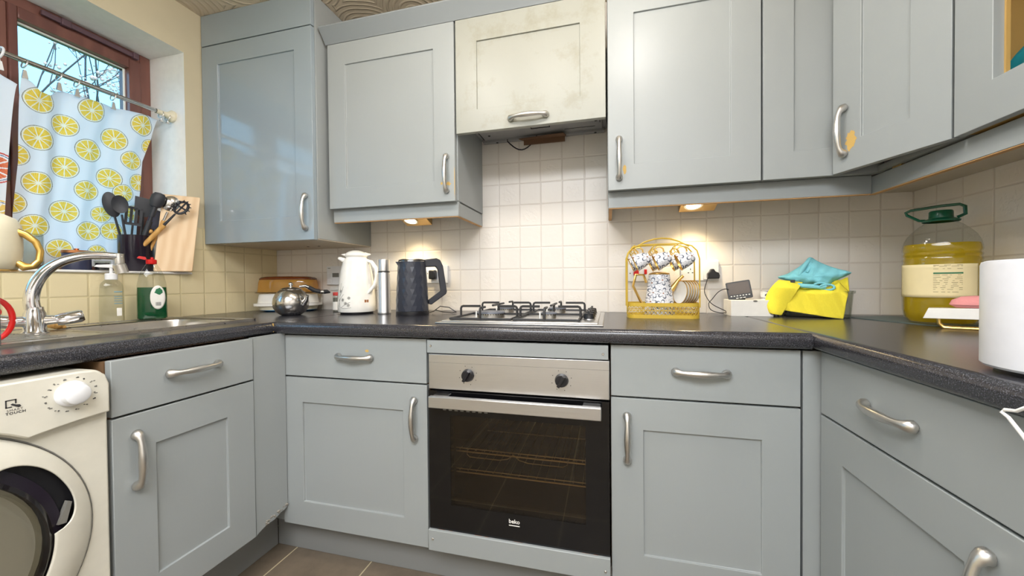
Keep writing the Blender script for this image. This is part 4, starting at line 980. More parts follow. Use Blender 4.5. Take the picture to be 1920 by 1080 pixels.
m = MB(); m.tube([(6.9, -3, 9.0), (8.0, -3.2, 8.5), (9.5, -3.4, 6.8), (10.1, -3.4, 4.8), (9.9, -3.4, 2.6), (9.0, -3.4, 1.2), (7.8, -3.2, 1.0), (6.8, -3, 2.0)], [.8, .75, .65, .6, .6, .75, .95, .7], 12); m.build('pot_handle', 'gold', t, angle=70)
FX, FY = -140, 55
t = thing('hook_loop', 'thick red plastic loop hanging at the left edge in front of the tap', 'loop', FX, FY, -13, facing(FX, FY))
m = MB(); m.tube([(.1+3.3*math.cos(a), 0, 5.5+5.0*math.sin(a)) for a in [2*PI*i/28 for i in range(28)]], .55, 12, closed=True); m.build('loop', 'red_plastic', t, angle=70)
m = MB(); m.tube([(.4+1.3*math.cos(a), -.2, 7.2+1.3*math.sin(a)) for a in [2*PI*i/20 for i in range(20)]], .2, 8, closed=True); m.build('inner_ring', 'red_plastic', t)
m = MB(); m.tube([(-4, 0, 4.8), (4.6, 0, 5.0), (5.3, 0, 5.0)], [.35, .35, .1], 10); m.build('pin', 'chrome', t)

# ================================================================ back worktop, left to right
ZW = -13.5
SX, SY = -160.6, 161.2; SA = facing(SX, SY)+.45*0+math.radians(-24)*0
SA = math.radians(20)
def dish(name, label, cat, prof, sx, sy, mat, z, pw=3.2, group='stacked dishes in the corner', dx=0, extra=None):
    t = thing(name, label, cat, SX+dx, SY, ZW+z, SA, group); m = MB(); m.lathe(prof, 64, sx=sx, sy=sy, power=pw); m.build('dish_body', mat, t); return t
dish('plate', 'blue plate at the bottom of the corner dish stack', 'plate', [(0, 0), (.8, 0), (1, .6), (.98, .75), (.78, .25), (0, .25)], 13.4, 7.6, 'blue_glaze', 0, 2.4)
dish('serving_dish', 'shallow beige dish second from the bottom of the corner stack', 'dish', [(0, 0), (.95, 0), (1, 1.9), (0, 1.9)], 13.6, 7.6, 'cream_enamel', .85)
dish('tray', 'white rimmed tray in the middle of the corner dish stack', 'tray', [(0, 0), (.93, 0), (1, .1), (1, 1.3), (.96, 1.4), (0, 1.4)], 15.2, 8.4, 'white_enamel', 2.8, 4)
dish('casserole_dish', 'white upturned casserole dish beneath the amber glass bowl', 'dish', [(1, 0), (.95, 4.4), (.9, 5.0), (0, 5.1)], 14.0, 7.7, 'white_enamel', 4.25)
t = dish('glass_bowl', 'amber glass bowl turned upside down on top of the dish stack', 'bowl', [(1.04, 0), (1.04, .35), (1, .5), (.965, 5.2), (.93, 6.8), (.85, 7.6), (.7, 8.0), (0, 8.1)], 13.9, 7.7, 'amber_glass', 9.45)
simple('amber_rim', (104, 52, 22), .15)
m = MB(); m.lathe([(.935, 6.6), (.94, 7.2), (.87, 7.95), (.72, 8.3), (.66, 8.1), (.83, 7.5), (.90, 6.8)], 64, sx=13.9, sy=7.7, power=3.2); m.build('base_edge', 'amber_rim', t)
m = MB(); m.lathe([(1.0, 0), (1.075, 0), (1.08, .25), (1.0, .3)], 64, sx=13.9, sy=7.7, power=3.2); m.build('rim', 'dark_crock', t)
FX, FY = -147.0, 151.0
t = thing('serving_spoon', 'black gripped steel spoon leaning across the amber bowl', 'spoon', FX, FY, ZW, facing(FX, FY))
m = MB(); m.tube([(2.0, 0, 12.6), (4.5, 0, 12.9), (6.0, 0, 12.2)], [.5, .8, .9], 10); m.tube([(11.2, 0, 9.9), (12.6, 0, 9.8)], [1.0, 1.0], 10); m.build('steel_shaft', 'polished_steel', t)
m = MB(); m.tube([(6.0, 0, 12.2), (8.5, 0, 10.6), (11.2, 0, 9.9)], [.95, 1.05, 1.0], 12); m.tube([(12.6, 0, 9.8), (14.2, 0, 9.9), (15.6, 0, 9.4)], [1.1, 1.0, .3], 12); m.build('grip', 'black_silicone', t)
FX, FY = -136.8, 138.4
t = thing('teapot', 'round polished steel teapot with ball knob near the left corner', 'teapot', FX, FY, ZW, facing(FX, FY))
m = MB(); m.lathe([(0, 0), (3.6, 0), (4.2, .25), (5.8, 1.5), (6.9, 3.4), (7.2, 5.4), (6.9, 7.6), (5.9, 9.7), (4.5, 11.1), (4.0, 11.35)], 56); m.build('pot_body', 'polished_steel', t)
m = MB(); m.lathe([(4.1, 11.3), (4.15, 11.6), (3.2, 12.1), (1.2, 12.5), (.5, 12.6), (.45, 13.0)], 40); l_ = m.build('lid', 'polished_steel', t)
m = MB(); m.ball((0, 0, 13.7), .95, 16, 10); m.build('knob', 'chrome', l_)
m = MB(); m.tube([(-2.0, 6.4, 8.6), (-2.6, 8.6, 8.8), (-3, 9.8, 6.4), (-2.6, 9.4, 3.6), (-2.0, 6.6, 2.8)], .5, 10); m.build('handle', 'polished_steel', t)
m = MB(); m.tube([(4.6, -4.6, 5.0), (5.8, -6.0, 7.0), (6.2, -6.6, 8.8)], [1.3, .9, .7], 12); m.build('spout', 'polished_steel', t)
FX, FY = -129.4, 158.5
t = thing('spice_jar', 'tiny glass jar with red lid and white label behind the white jug', 'jar', FX, FY, ZW, facing(FX, FY))
m = MB(); m.lathe([(0, 0), (1.7, 0), (1.8, .2), (1.8, 7.4), (1.5, 8.0)], 28); m.build('glass', 'jar_glass', t)
m = MB(); m.lathe([(1.65, 8.0), (1.7, 8.1), (1.7, 9.4), (1.5, 9.6), (0, 9.6)], 28); m.build('lid', 'red_lid', t)
m = MB(); m.lathe([(1.84, 1.0), (1.84, 5.0)], 28); m.build('label', 'paper_white', t)
m = MB(); m.lathe([(0, .2), (1.6, .2), (1.6, 7.0), (0, 7.0)], 20); m.build('spice', 'green_print' if 0 else 'grey_print', t)
# white vacuum jug
FX, FY = -112.2, 150.8
jg = thing('vacuum_jug', 'white vacuum jug with grey flower print beside the steel flask', 'jug', FX, FY, ZW, facing(FX, FY))
m = MB(); m.lathe([(0, 0), (6.9, 0), (7.1, .3), (7.1, 1.2), (0, 1.2)], 48); m.build('foot', 'black_plastic', jg)
jp = [(7.0, .9), (7.9, 1.0), (8.15, 1.5), (8.15, 4), (8.0, 8), (7.7, 12), (7.25, 16), (6.6, 20), (5.9, 23), (5.3, 24.6), (4.6, 25.4), (4.4, 25.8)]
m = MB(); m.lathe(jp, 56); m.build('jug_body', 'white_enamel', jg)
m = MB(); m.lathe([(4.3, 25.5), (4.7, 26.0), (5.0, 26.6), (4.7, 27.4), (3.4, 28.3), (1.8, 28.9), (0, 29.0)], 40); m.prism([(3.0, 26.2), (6.2, 26.9), (6.3, 27.4), (3.6, 28.2)], -1.6, 1.6, 'y'); m.prism([(-4.5, 26.2), (-6.4, 27.0), (-4.5, 27.4)], -1.2, 1.2, 'y'); m.build('lid', 'white_enamel', jg, bevel=.15)
m = MB(); m.tube([(-5.0, 0, 24.3), (-6.6, 0, 25.0), (-7.6, 0, 25.4)], [1.2, .9, .5], 12); m.build('spout', 'white_enamel', jg)
m = MB(); m.tube([(4.0, -2.6, 24.4), (6.4, -3.4, 23.6), (8.4, -4.2, 20.4), (8.6, -4.8, 16.6), (7.6, -5.2, 13.0), (5.6, -5.9, 10.4), (4.6, -6.2, 9.2)], [1.0, 1.25, 1.35, 1.3, 1.15, .9, .5], 14, flat=.7); m.build('handle', 'white_enamel', jg, angle=70)
def onjug(a, h):
    r = np.interp(h, [p[1] for p in jp], [p[0] for p in jp])+.04; return (r*math.sin(a), -r*math.cos(a), h)
rr = random.Random(12)
def stroke(a0, h0, a1, h1, bend, r=.07): return [onjug(a0+(a1-a0)*t_+bend*.06*math.sin(PI*t_), h0+(h1-h0)*t_+bend*.5*math.sin(PI*t_)) for t_ in [k_/8 for k_ in range(9)]]
m = MB()
for a0, h0, a1, h1, be in ((-1.15, 3.5, -1.0, 14, .8), (-.95, 3, -.35, 5.5, 1.0), (-.9, 3, -.3, 3.2, -.6), (-1.05, 8, -.8, 12.5, 1), (-1.1, 6, -.75, 9, -.7), (-1.0, 3, -1.35, 9, .6)): m.tube(stroke(a0, h0, a1, h1, be), .07, 5)
for ca, ch in ((-.62, 5.0), (-.45, 4.2), (-.8, 6.6), (-1.0, 10.4), (-.42, 7.4)):
    for k_ in range(6): an = k_*PI/3; m.tube([onjug(ca+.02*math.cos(an), ch+.15*math.sin(an)), onjug(ca+.1*math.cos(an+.3), ch+.75*math.sin(an+.3)), onjug(ca+.09*math.cos(an+.7), ch+.7*math.sin(an+.7)), onjug(ca+.02*math.cos(an+.8), ch+.15*math.sin(an+.8))], .06, 4)
m.build('flower_print', 'grey_print', jg)
m = MB(); M4 = at(4.0, -6.95, 5.9, 0, 0, .52); m.box(-1.0, -.1, -.1, .05, -.6, .6, M4); m.box(.1, .9, -.1, .05, -.6, .6, M4); m.build('maker_badge', 'copper', jg)
# flask
FX, FY = -97.4, 149.9
t = thing('steel_flask', 'slim brushed steel flask between the white jug and black kettle', 'flask', FX, FY, ZW, facing(FX, FY))
m = MB(); m.lathe([(0, 0), (2.8, 0), (2.9, .15), (2.9, 1.0), (2.85, 1.1), (2.85, 17.5), (2.5, 18.9)], 40); m.build('flask_body', 'brushed_steel', t)
m = MB(); m.lathe([(2.3, 18.7), (2.35, 19.1), (2.6, 19.3), (2.6, 24.2), (2.5, 24.4), (0, 24.4)], 40); m.build('cup_lid', 'brushed_steel', t)
m = MB(); m.lathe([(2.62, 18.6), (2.7, 18.8), (2.62, 19.0)], 40); m.build('neck_band', 'black_plastic', t)
# kettle
FX, FY = -82.4, 148.2
kt = thing('electric_kettle', 'black faceted electric kettle with angular handle', 'kettle', FX, FY, ZW, facing(FX, FY))
m = MB(); m.lathe([(0, 0), (7.0, 0), (7.1, .3), (7.0, 1.6), (6.9, 1.7), (0, 1.7)], 48); m.build('power_base', 'black_plastic', kt)
m = MB(); kp = [(6.95, 1.8), (6.9, 6), (6.6, 12), (6.25, 18), (5.88, 22.85)]; NS, NR = 22, 9; v = []
for j in range(NR+1):
    z = 1.8+21.05*j/NR; r_ = float(np.interp(z, [q[1] for q in kp], [q[0] for q in kp]))
    for i in range(NS): a = 2*PI*(i+.5*(j % 2))/NS; k_ = 1.0 if (i+j) % 2 else .975; v.append((r_*k_*math.cos(a), r_*k_*math.sin(a), z))
F = []
for j in range(NR):
    for i in range(NS):
        a, b_, c, d_ = j*NS+i, j*NS+(i+1) % NS, (j+1)*NS+i, (j+1)*NS+(i+1) % NS
        F += [(a, b_, c), (b_, d_, c)] if j % 2 == 0 else [(a, b_, d_), (a, d_, c)]
m.add(v, F); m.build('kettle_body', 'faceted_black', kt, smooth=False)
m = MB(); m.prism([(-5.4, 20.4), (-6.9, 22.9), (-5.0, 22.9)], -1.1, 1.1, 'y'); m.build('pouring_lip', 'faceted_black', kt)
m = MB(); m.lathe([(5.85, 22.8), (5.95, 22.95), (5.9, 23.15), (5.7, 23.15)], 48); m.build('lid_band', 'polished_steel', kt)
m = MB(); m.lathe([(5.75, 23.1), (5.6, 23.7), (4.5, 24.1), (0, 24.2)], 40); m.build('lid', 'black_plastic', kt)
m = MB(); m.prism([(4.6, 23.9), (10.4, 24.6), (12.0, 23.8), (13.2, 21.2), (14.8, 9.9), (14.4, 8.8), (8.0, 4.2), (6.6, 4.6), (6.8, 6.4), (11.9, 10.2), (10.8, 19.6), (9.9, 20.9), (5.6, 20.7)], -1.3, 1.3, 'y'); m.build('handle', 'kettle_black', kt, bevel=.35)
m = MB(); m.tube([(7.2, 0, .8), (9, .8, 1.2), (12, 2.5, 3.2), (16, 3, 2.6), (19, 1, .5), (17, -1, .4), (13, 1.0, .8), (10, 2.6, 1.6), (8.6, 4, .8)], .22, 8); m.build('power_cord', 'black_plastic', kt)

# wall plates
def plate(label, x0, x1, z0, z1, name='wall_socket', cat='socket', thick=.9):
    t = thing(name, label, cat, x0, YB-thick, z0); MB().box(0, x1-x0, 0, thick, 0, z1-z0).build('faceplate', 'white_plastic', t, bevel=.2); return t
def pinholes(t, x, z):
    h_ = MB(); h_.box(x-.14, x+.14, -.03, .02, z+.7, z+1.4); h_.box(x-1.1, x-.5, -.03, .02, z-.6, z-.25); h_.box(x+.5, x+1.1, -.03, .02, z-.6, z-.25); h_.build('pin_holes', 'dark_gap', t, smooth=False)
t = plate('white double socket behind the black kettle', -90.6, -76.2, .1, 8.8); pinholes(t, 11.0, 3.8); pinholes(t, 3.6, 3.8)
m = MB(); m.box(5.2, 8.8, -2.6, 0, 2.0, 6.4); m.build('black_plug', 'black_plastic', t, bevel=.5)
t = plate('white cooker switch with red rockers behind the gold rack', 8.4, 22.9, 0, 7.4, 'cooker_switch', 'switch')
MB().box(2.4, 4.6, -.35, 0, 2.7, 5.9).build('red_rocker', 'red_plastic', t, bevel=.12); MB().box(6.8, 7.9, -.3, 0, 3.1, 5.2).build('neon', 'red_plastic', t, bevel=.1)
m = MB(); m.lathe([(0, 0), (.3, 0)], 10, M4=at(1.0, -.02, 3.6, PI/2)); m.build('screw', 'grey_print', t)
t = plate('white double socket with black adapter right of the gold rack', 29.8, 44.3, .1, 8.6); pinholes(t, 3.8, 3.8)
MB().box(8.6, 14.5, -.5, 0, .4, 8.1).build('raised_module', 'white_plastic', t, bevel=.25)
ad = thing('power_adapter', 'black plug adapter feeding the cable of the small screen', 'adapter', 39.6, YB-4.2, .9)
m = MB(); m.prism([(0, 0), (4.2, 0), (4.4, 1.2), (4.0, 2.4), (2.8, 2.9), (2.2, 4.0), (1.2, 4.0), (.8, 2.9), (0, 2.2)], 0, 2.7, 'y'); m.build('adapter_body', 'black_plastic', ad, bevel=.3)
m = MB()
cb = [(.3, 1, .8), (-.6, .5, -1.6), (-1.4, 0, -5), (-.4, 0, -8), (1.6, -1, -10.6), (5.9, -3, -13.2), (3.6, -3, -13.6), (.6, -2, -12.6), (-.2, -1.5, -10.2), (1.2, -1.2, -8.2), (3.0, -2.6, -5.4), (4.8, -4.2, -4.2), (6.2, -5.2, -4.3)]
pp = []
for i in range(len(cb)-1):
    a, b_ = Vector(cb[i]), Vector(cb[i+1]); pa = Vector(cb[max(i-1, 0)]); pb = Vector(cb[min(i+2, len(cb)-1)])
    for k_ in range(6):
        t_ = k_/6; pp.append(.5*((2*a)+(-pa+b_)*t_+(2*pa-5*a+4*b_-pb)*t_**2+(-pa+3*a-3*b_+pb)*t_**3))
m.tube(pp, .16, 6); m.build('cable', 'black_plastic', ad)
t = plate('white heating controller behind the jug and spice jar', -145.7, -132.0, -.2, 9.6, 'heating_controller', 'controller', 1.6)
MB().box(3.6, 7.6, -.05, 0, 4.0, 6.2).build('display', 'grey_print', t); MB().box(.6, 2.8, -.15, 0, 3.6, 6.0).build('button', 'white_plastic', t, bevel=.08); MB().box(.6, 2.8, -.15, 0, 1.0, 2.8).build('button', 'white_plastic', t, bevel=.08)
MB().box(.8, 2.4, -.04, 0, 8.6, 8.9).build('brand_mark', 'grey_print', t)
o = MB().prism([(0, 0), (9, .4), (9, 2.2), (1, 1.9)], 0, .25, 'y').build('paper_slip', 'paper_white'); place(o, -145.2, YB-.4, -3.2); o['label'] = 'curled white paper slip on the tiles under the heating controller'; o['category'] = 'paper'

# ================================================================ gold cup rack
RX, RY, RA = 19.6, 151.6, 0.0
rk = thing('cup_rack', 'gold wire rack with pierced tray holding the cups and coffee pot', 'rack', RX, RY, ZW, RA)
def perim(n, a=12.6, b=5.6, r=3.6):
    P = []
    for cx, cy, a0 in ((a-r, -b+r, -PI/2), (a-r, b-r, 0), (-a+r, b-r, PI/2), (-a+r, -b+r, PI)):
        for i in range(9): t_ = a0+PI/2*i/8; P.append(Vector((cx+r*math.cos(t_), cy+r*math.sin(t_), 0)))
    L_ = [0]
    for i in range(len(P)): L_.append(L_[-1]+(P[(i+1) % len(P)]-P[i]).length)
    out = []
    for k_ in range(n):
        d_ = L_[-1]*k_/n
        i = max(j for j in range(len(P)) if L_[j] <= d_); f_ = (d_-L_[i])/(L_[i+1]-L_[i]+1e-9); out.append(P[i].lerp(P[(i+1) % len(P)], f_))
    return out
simple('gold_paint', (202, 170, 60), .35)
m = MB(); NP = 96; PP = perim(NP)
def band(z0, z1):
    v = []; n = NP
    for p in PP: v += [(p.x, p.y, z0), (p.x, p.y, z1), (p.x*.985, p.y*.97, z1), (p.x*.985, p.y*.97, z0)]
    F = []
    for i in range(n):
        j = (i+1) % n
        for k_ in range(4): F.append((i*4+k_, j*4+k_, j*4+(k_+1) % 4, i*4+(k_+1) % 4))
    m.add(v, F)
band(0, 1.3); band(4.3, 5.6); band(2.72, 2.98)
for i in range(0, NP, 2):
    p, q, s_ = PP[i], PP[(i+1) % NP], PP[(i+2) % NP]
    for z0, z1 in ((1.2, 2.85), (2.85, 4.4)):
        m.tube([(p.x*.99, p.y*.985, z0), (q.x*.99, q.y*.985, (z0+z1)/2), (s_.x*.99, s_.y*.985, z1)], .1, 4); m.tube([(p.x*.99, p.y*.985, z1), (q.x*.99, q.y*.985, (z0+z1)/2), (s_.x*.99, s_.y*.985, z0)], .1, 4)
m.build('pierced_tray', 'gold_paint', rk, smooth=False)
m = MB(); m.prism([(p.x*.98, p.y*.96) for p in PP], .2, .5, 'z'); m.build('tray_floor', 'gold_paint', rk)
m = MB()
for yy in (-4.2, 4.2):
    m.tube([(-12.6, yy, 4), (-12.6, yy, 22.5), (-11.9, yy, 24.8), (-10.2, yy*.9, 26.4), (-7, yy*.6, 27.2), (0, yy*.5, 27.3), (7, yy*.6, 27.2), (9.8, yy*.9, 26.2), (11.4, yy, 24.4), (12.2, yy, 21.5), (12.3, yy, 4)], .26, 8)
m.build('wire_frame', 'gold_paint', rk)
m = MB(); m.tube([(-9.0, 0, 26.8), (-6.0, 0, 28.5), (-2.5, 0, 29.5), (0, 0, 29.7), (3, 0, 29.4), (6, 0, 28.4), (9.6, 0, 26.4)], .3, 8); m.build('carry_handle', 'gold_paint', rk)
for i, x_ in enumerate((-8.4, -.8, 6.8)):
    for yy in (-2.5, 2.5):
        m = MB(); m.tube([(x_-1.2, yy*.8, 27.2), (x_-2.4, yy, 26.4), (x_-2.9, yy*1.3, 24.8), (x_-2.2, yy*1.5, 23.9), (x_-1.5, yy*1.5, 24.6)], .2, 6); m.build('cup_hook', 'gold_paint', rk)
def cup(label, x, y, z, group='white and gold cups on the rack'):
    t = thing('cup', label, 'cup', RX+x, RY+y, ZW+z, RA, group)
    d_ = Vector((-.90, .02, -.40)).normalized(); up = Vector((-.15, 0, 1)); x_ = (up-d_*up.dot(d_)).normalized(); y_ = d_.cross(x_)
    M4 = Matrix((x_, y_, d_)).transposed().to_4x4()
    p = [(0, -2.6), (1.5, -2.6), (1.7, -2.4), (2.3, -1.4), (2.75, .2), (3.05, 2.2), (3.15, 2.9)]
    m = MB(); m.lathe(p, 40, M4=M4); cb_ = m.build('china_body', 'floral_china', t)
    m = MB(); m.lathe([(3.15, 2.9), (3.2, 3.0), (3.05, 2.9), (2.85, 1.6), (2.5, -.4), (2.0, -1.8), (0, -2.2)], 40, M4=M4); m.build('gold_lining', 'gold', t)
    m = MB(); m.tube([(2.4, 0, -1.2), (3.4, 0, -1.5), (4.6, 0, -.9), (5.0, 0, .2), (4.5, 0, 1.3), (3.5, 0, 1.5), (2.9, 0, 1.2)], .28, 8, M4=M4); m.build('cup_handle', 'gold', t, angle=70)
cup('leftmost patterned cup in the front row of the gold rack', -7.2, -5.6, 21.4)
cup('middle patterned cup in the front row of the gold rack', -.1, -5.6, 21.5)
cup('rightmost patterned cup in the front row of the gold rack', 7.6, -5.6, 21.4)
for x_, w_ in ((-8.2, 'left'), (-1.1, 'middle'), (6.6, 'right')): cup('patterned cup hanging in the back row behind the %s front cup' % w_, x_, 3.9, 21.4)
t = thing('coffee_pot', 'tall white coffee pot with dark line flowers and gold handle', 'pot', RX-.8, RY+.5, ZW+.6, 0)
m = MB(); m.lathe([(0, 0), (5.4, 0), (5.6, .4), (5.2, 4), (4.6, 8.5), (4.0, 13), (3.7, 15.4), (3.6, 15.6)], 56); m.build('pot_body', 'floral_china', t)
m = MB(); m.lathe([(3.65, 15.4), (3.75, 15.7), (3.6, 15.95), (2.0, 16.4), (0, 16.5)], 40); m.build('lid', 'gold', t)
m = MB(); m.tube([(-4.6, 0, 12.4), (-5.6, 0, 15.4), (-8.4, 0, 15.6), (-9.4, 0, 11.2), (-6.9, 0, 5.8), (-5.4, 0, 3.2)], .48, 8); m.build('handle', 'gold', t)
m = MB(); m.tube([(4.2, 0, 9.6), (5.6, 0, 11.6), (6.8, 0, 13.4), (8.4, 0, 14.9)], [1.2, .85, .6, .55], 12); m.build('spout', 'gold', t, angle=70)
def saucer(label, x, group='saucers standing on edge in the gold rack'):
    t = thing('saucer', label, 'saucer', RX+x, RY-.6, ZW+5.3, 0, group)
    M4 = at(0, 0, 4.0, 0, -PI/2+.12, .42)
    m = MB(); m.lathe([(0, 0), (2.2, 0), (3.2, .35), (4.3, .7), (4.35, .85), (3.2, .55), (0, .2)], 40, M4=M4); m.build('china_disc', 'white_enamel', t)
    m = MB(); m.lathe([(4.1, .6), (4.4, .68), (4.45, .82), (4.3, .92), (4.1, .82)], 40, M4=M4); m.build('gold_edge', 'gold', t)
saucer('first saucer of the row showing its plain white face', 6.9)
for i, w_ in enumerate(('second', 'third', 'fourth', 'fifth', 'last')): saucer('gold edged saucer, %s in the row counted from the coffee pot' % w_, 7.9+i*.8)

# ================================================================ box, little screen
o = thing('white_box', 'low white cardboard box on the worktop carrying the little screen', 'box', 45.4, 159.6, ZW)
MB().box(0, 14.2, 0, 9.6, 0, 6.1).build('carton', 'paper_white', o, bevel=.08)
m = MB(); m.lathe([(0, 0), (.75, 0), (.75, .1)], 16, M4=at(8.2, -.02, 5.75, PI/2) @ Matrix.Scale(.45, 4, (0, 1, 0))); m.build('thumb_notch', 'grey_print', o)
sn = thing('small_screen', 'small dark display unit with button row standing on the white box', 'display', 49.6, 162.4, ZW+6.15, math.radians(-14))
M4 = at(0, 0, .35, -.14, -.17, 0)
m = MB(); m.prism(rrect(-4.1, 4.1, 0, 6.9, .45), 0, 1.1, 'y', M4); m.build('casing', 'black_plastic', sn, bevel=.1)
m = MB(); m.box(-3.6, 3.6, -.04, 0, 1.9, 6.4, M4); m.build('display_pane', 'screen_face', sn)
for i in range(7): MB().box(-3.2+i*1.0, -2.7+i*1.0, -.06, .02, 1.15, 1.45, M4).build('button_mark', 'paper_white', sn, smooth=False)
for i in range(3): MB().box(-1.5+i*1.2, -.7+i*1.2, -.06, .02, .25, .5, M4).build('button_mark', 'paper_white', sn, smooth=False)
m = MB(); m.prism([(1.0, 0), (4.5, 0), (1.4, 4)], -1.5, 1.5, 'x'); m.build('stand', 'black_plastic', sn)
t = thing('china_bowl', 'white bowl with navy leaf pattern half hidden behind the yellow cloth', 'bowl', 62.8, 166.6, ZW, 0)
m = MB(); m.lathe([(0, 0), (3, 0), (3.2, .3), (4.2, 3), (4.8, 7), (5.0, 9.2), (4.8, 9.2), (4.5, 7), (3.8, 2), (0, .8)], 40); m.build('bowl_body', 'floral_china', t)

# ================================================================ tub with cloths
CX, CY = 73.5, 161.5; CA = facing(CX, CY)
tub = thing('plastic_tub', 'clear plastic tub stuffed with lilac cloth under the yellow cloths', 'tub', CX, CY, ZW, CA)
m = MB(); m.lathe([(0, 0), (.9, 0), (.94, .3), (1.0, 8.6), (1.05, 8.8), (1.05, 9.6), (1.0, 9.6), (.98, 8.6), (.92, .4), (0, .4)], 56, sx=10.6, sy=5.8, power=4); m.build('tub_body', 'jar_glass', tub)
def lump(u, v, sx, sy, sz, am, fr_, ph):
    a = 2*PI*u; b_ = PI*v; r = 1+am*math.sin(fr_*a+ph)*math.sin(b_*3)+am*.6*math.sin(fr_*2.3*a-ph+4*b_)
    return (sx*math.sin(b_)*math.cos(a)*r, sy*math.sin(b_)*math.sin(a)*r, -sz*math.cos(b_)*(1+am*.4*math.sin(3*a)))
bn = thing('folded_cloth', 'lilac patterned cloth bundled inside the plastic tub', 'cloth', CX, CY, ZW+5.2, CA)
m = MB(); m.grid(lambda u, v: lump(u, v, 9.0, 4.6, 4.5, .08, 5, 1), 64, 28); m.build('bundle', 'lilac_cloth', bn)
def drape(name, label, mat, fn, nu=60, nv=40, thick=.35, z=0):
    t = thing(name, label, 'cloth', CX, CY, ZW+z, CA, group='dust cloths on the plastic tub'); m = MB(); m.grid(fn, nu, nv); m.build('cloth_sheet', mat, t, solid=thick, angle=80); return t
def bil(A, B, C, D, u, v): return [(A[i]*(1-u)+B[i]*u)*(1-v)+(D[i]*(1-u)+C[i]*u)*v for i in range(2)]
def yright(u, v):     # large cloth falling over the front of the tub
    x, z = bil((-9.6, 2.6), (7.6, -.0), (9.0, 9.6), (-6.4, 11.2), u, v)
    top = [(0, 0), (.25, -.2), (.5, .2), (.7, .9), (.85, 2.6), (1, 0)]
    z += v*v*np.interp(u, [p[0] for p in top], [p[1] for p in top]); z = max(z, .3)
    y = -6.5-.9*math.sin(PI*u)-.55*math.sin(u*9+v*3)*(.3+v)+(2.4*max(0, v-.78)/.22)**1.6*.9+.25*math.sin(u*23+v*9)
    return (x, y, z)
drape('yellow_cloth', 'large yellow cloth hanging over the front of the plastic tub', 'yellow_cloth', yright)
def yleft(u, v):
    x, z = bil((-13.4, 1.4), (-9.6, .6), (-3.4, 12.6), (-10.4, 13.6), u, v)
    x += -2.3*math.sin(PI*v)*(1-u)*1.0; z += 0
    y = -7.5-.9*math.sin(PI*u)-.5*math.sin(v*7+u*3)+(2.2*max(0, v-.8)/.2)**1.5*.9
    return (x, y, max(z, .35))
drape('yellow_cloth', 'folded yellow cloth hanging at the left of the tub next to the box', 'yellow_cloth', yleft)
def yback(u, v):
    x, z = bil((4.6, 9.5), (9.4, 9.0), (9.0, 14.0), (4.0, 13.2), u, v)
    return (x, -1.6-.6*math.sin(PI*u*2), z+.3*math.sin(u*8))
drape('yellow_cloth', 'yellow cloth corner sticking up behind the turquoise cloth', 'yellow_cloth', yback, 24, 16)
OUT = [(-11.0, 14.6), (-8.4, 15.8), (-5.6, 17.6), (-3.0, 20.0), (-1.9, 21.6), (-.8, 21.7), (.8, 20.4), (3.4, 18.8), (6.4, 17.4), (9.2, 16.4), (10.0, 15.8), (8.8, 14.8), (6.6, 13.6), (4.6, 11.9), (2.6, 11.4), (-.2, 11.8), (-2.4, 11.6), (-5.0, 12.4), (-8.0, 13.2)]
def smooth_poly(P, n):
    out = []; N = len(P)
    for k_ in range(n):
        s_ = k_*N/n; i = int(s_); t_ = s_-i; a, b_, c_, d_ = P[i-1], P[i], P[(i+1) % N], P[(i+2) % N]
        out.append(tuple(.5*(2*b_[j]+(-a[j]+c_[j])*t_+(2*a[j]-5*b_[j]+4*c_[j]-d_[j])*t_**2+(-a[j]+3*b_[j]-3*c_[j]+d_[j])*t_**3) for j in range(2)))
    return out
SP = smooth_poly(OUT, 96)
def cyan(u, v):
    k_ = int(round(u*96)) % 96; x, z = SP[k_]; ph = (v-.5)*PI; f_ = math.cos(ph)**.7 if abs(v-.5) < .499 else 0
    cx, cz = -.5, 14.6; X = cx+(x-cx)*f_; Z = cz+(z-cz)*f_
    w_ = .55*math.sin(X*.9+Z*1.3)+.4*math.sin(X*2.1-Z*.8)
    return (X, 3.9*math.sin(ph)+w_*f_*.9-1.2, Z+.0)
t = thing('turquoise_cloth', 'crumpled turquoise cloth heaped on top of the yellow cloths', 'cloth', CX, CY, ZW, CA, group='dust cloths on the plastic tub')
m = MB(); m.grid(cyan, 96, 30); m.tube([(-4.4, -4.6, 15.2), (-3.4, -5.0, 17.4), (-2.2, -4.6, 19.8), (-1.4, -3.6, 20.6), (-1.0, -3.8, 19.0), (-2.2, -4.9, 16.2)], [.5, .75, .7, .6, .7, .5], 10)
for cx, cz, r in ((1.6, 11.6, 1.1), (3.4, 10.9, 1.3)): m.tube([(cx+r*1.5*math.cos(a), -6.4+.5*math.sin(a*2), cz+r*.75*math.sin(a)) for a in [2*PI*i/18 for i in range(18)]], .38, 8, closed=True)
m.tube([(-9.5, -4.2, 13.2), (-6, -5.4, 12.0), (-3, -6.2, 11.4), (0, -6.4, 11.2), (3, -6.2, 10.4)], [.3, .7, .8, .8, .4], 10)
m.build('cloth_heap', 'cyan_cloth', t, angle=80)
MB().box(-6.9, -5.5, -6.9, -6.6, 12.6, 13.6).build('care_label', 'dark_print', t)

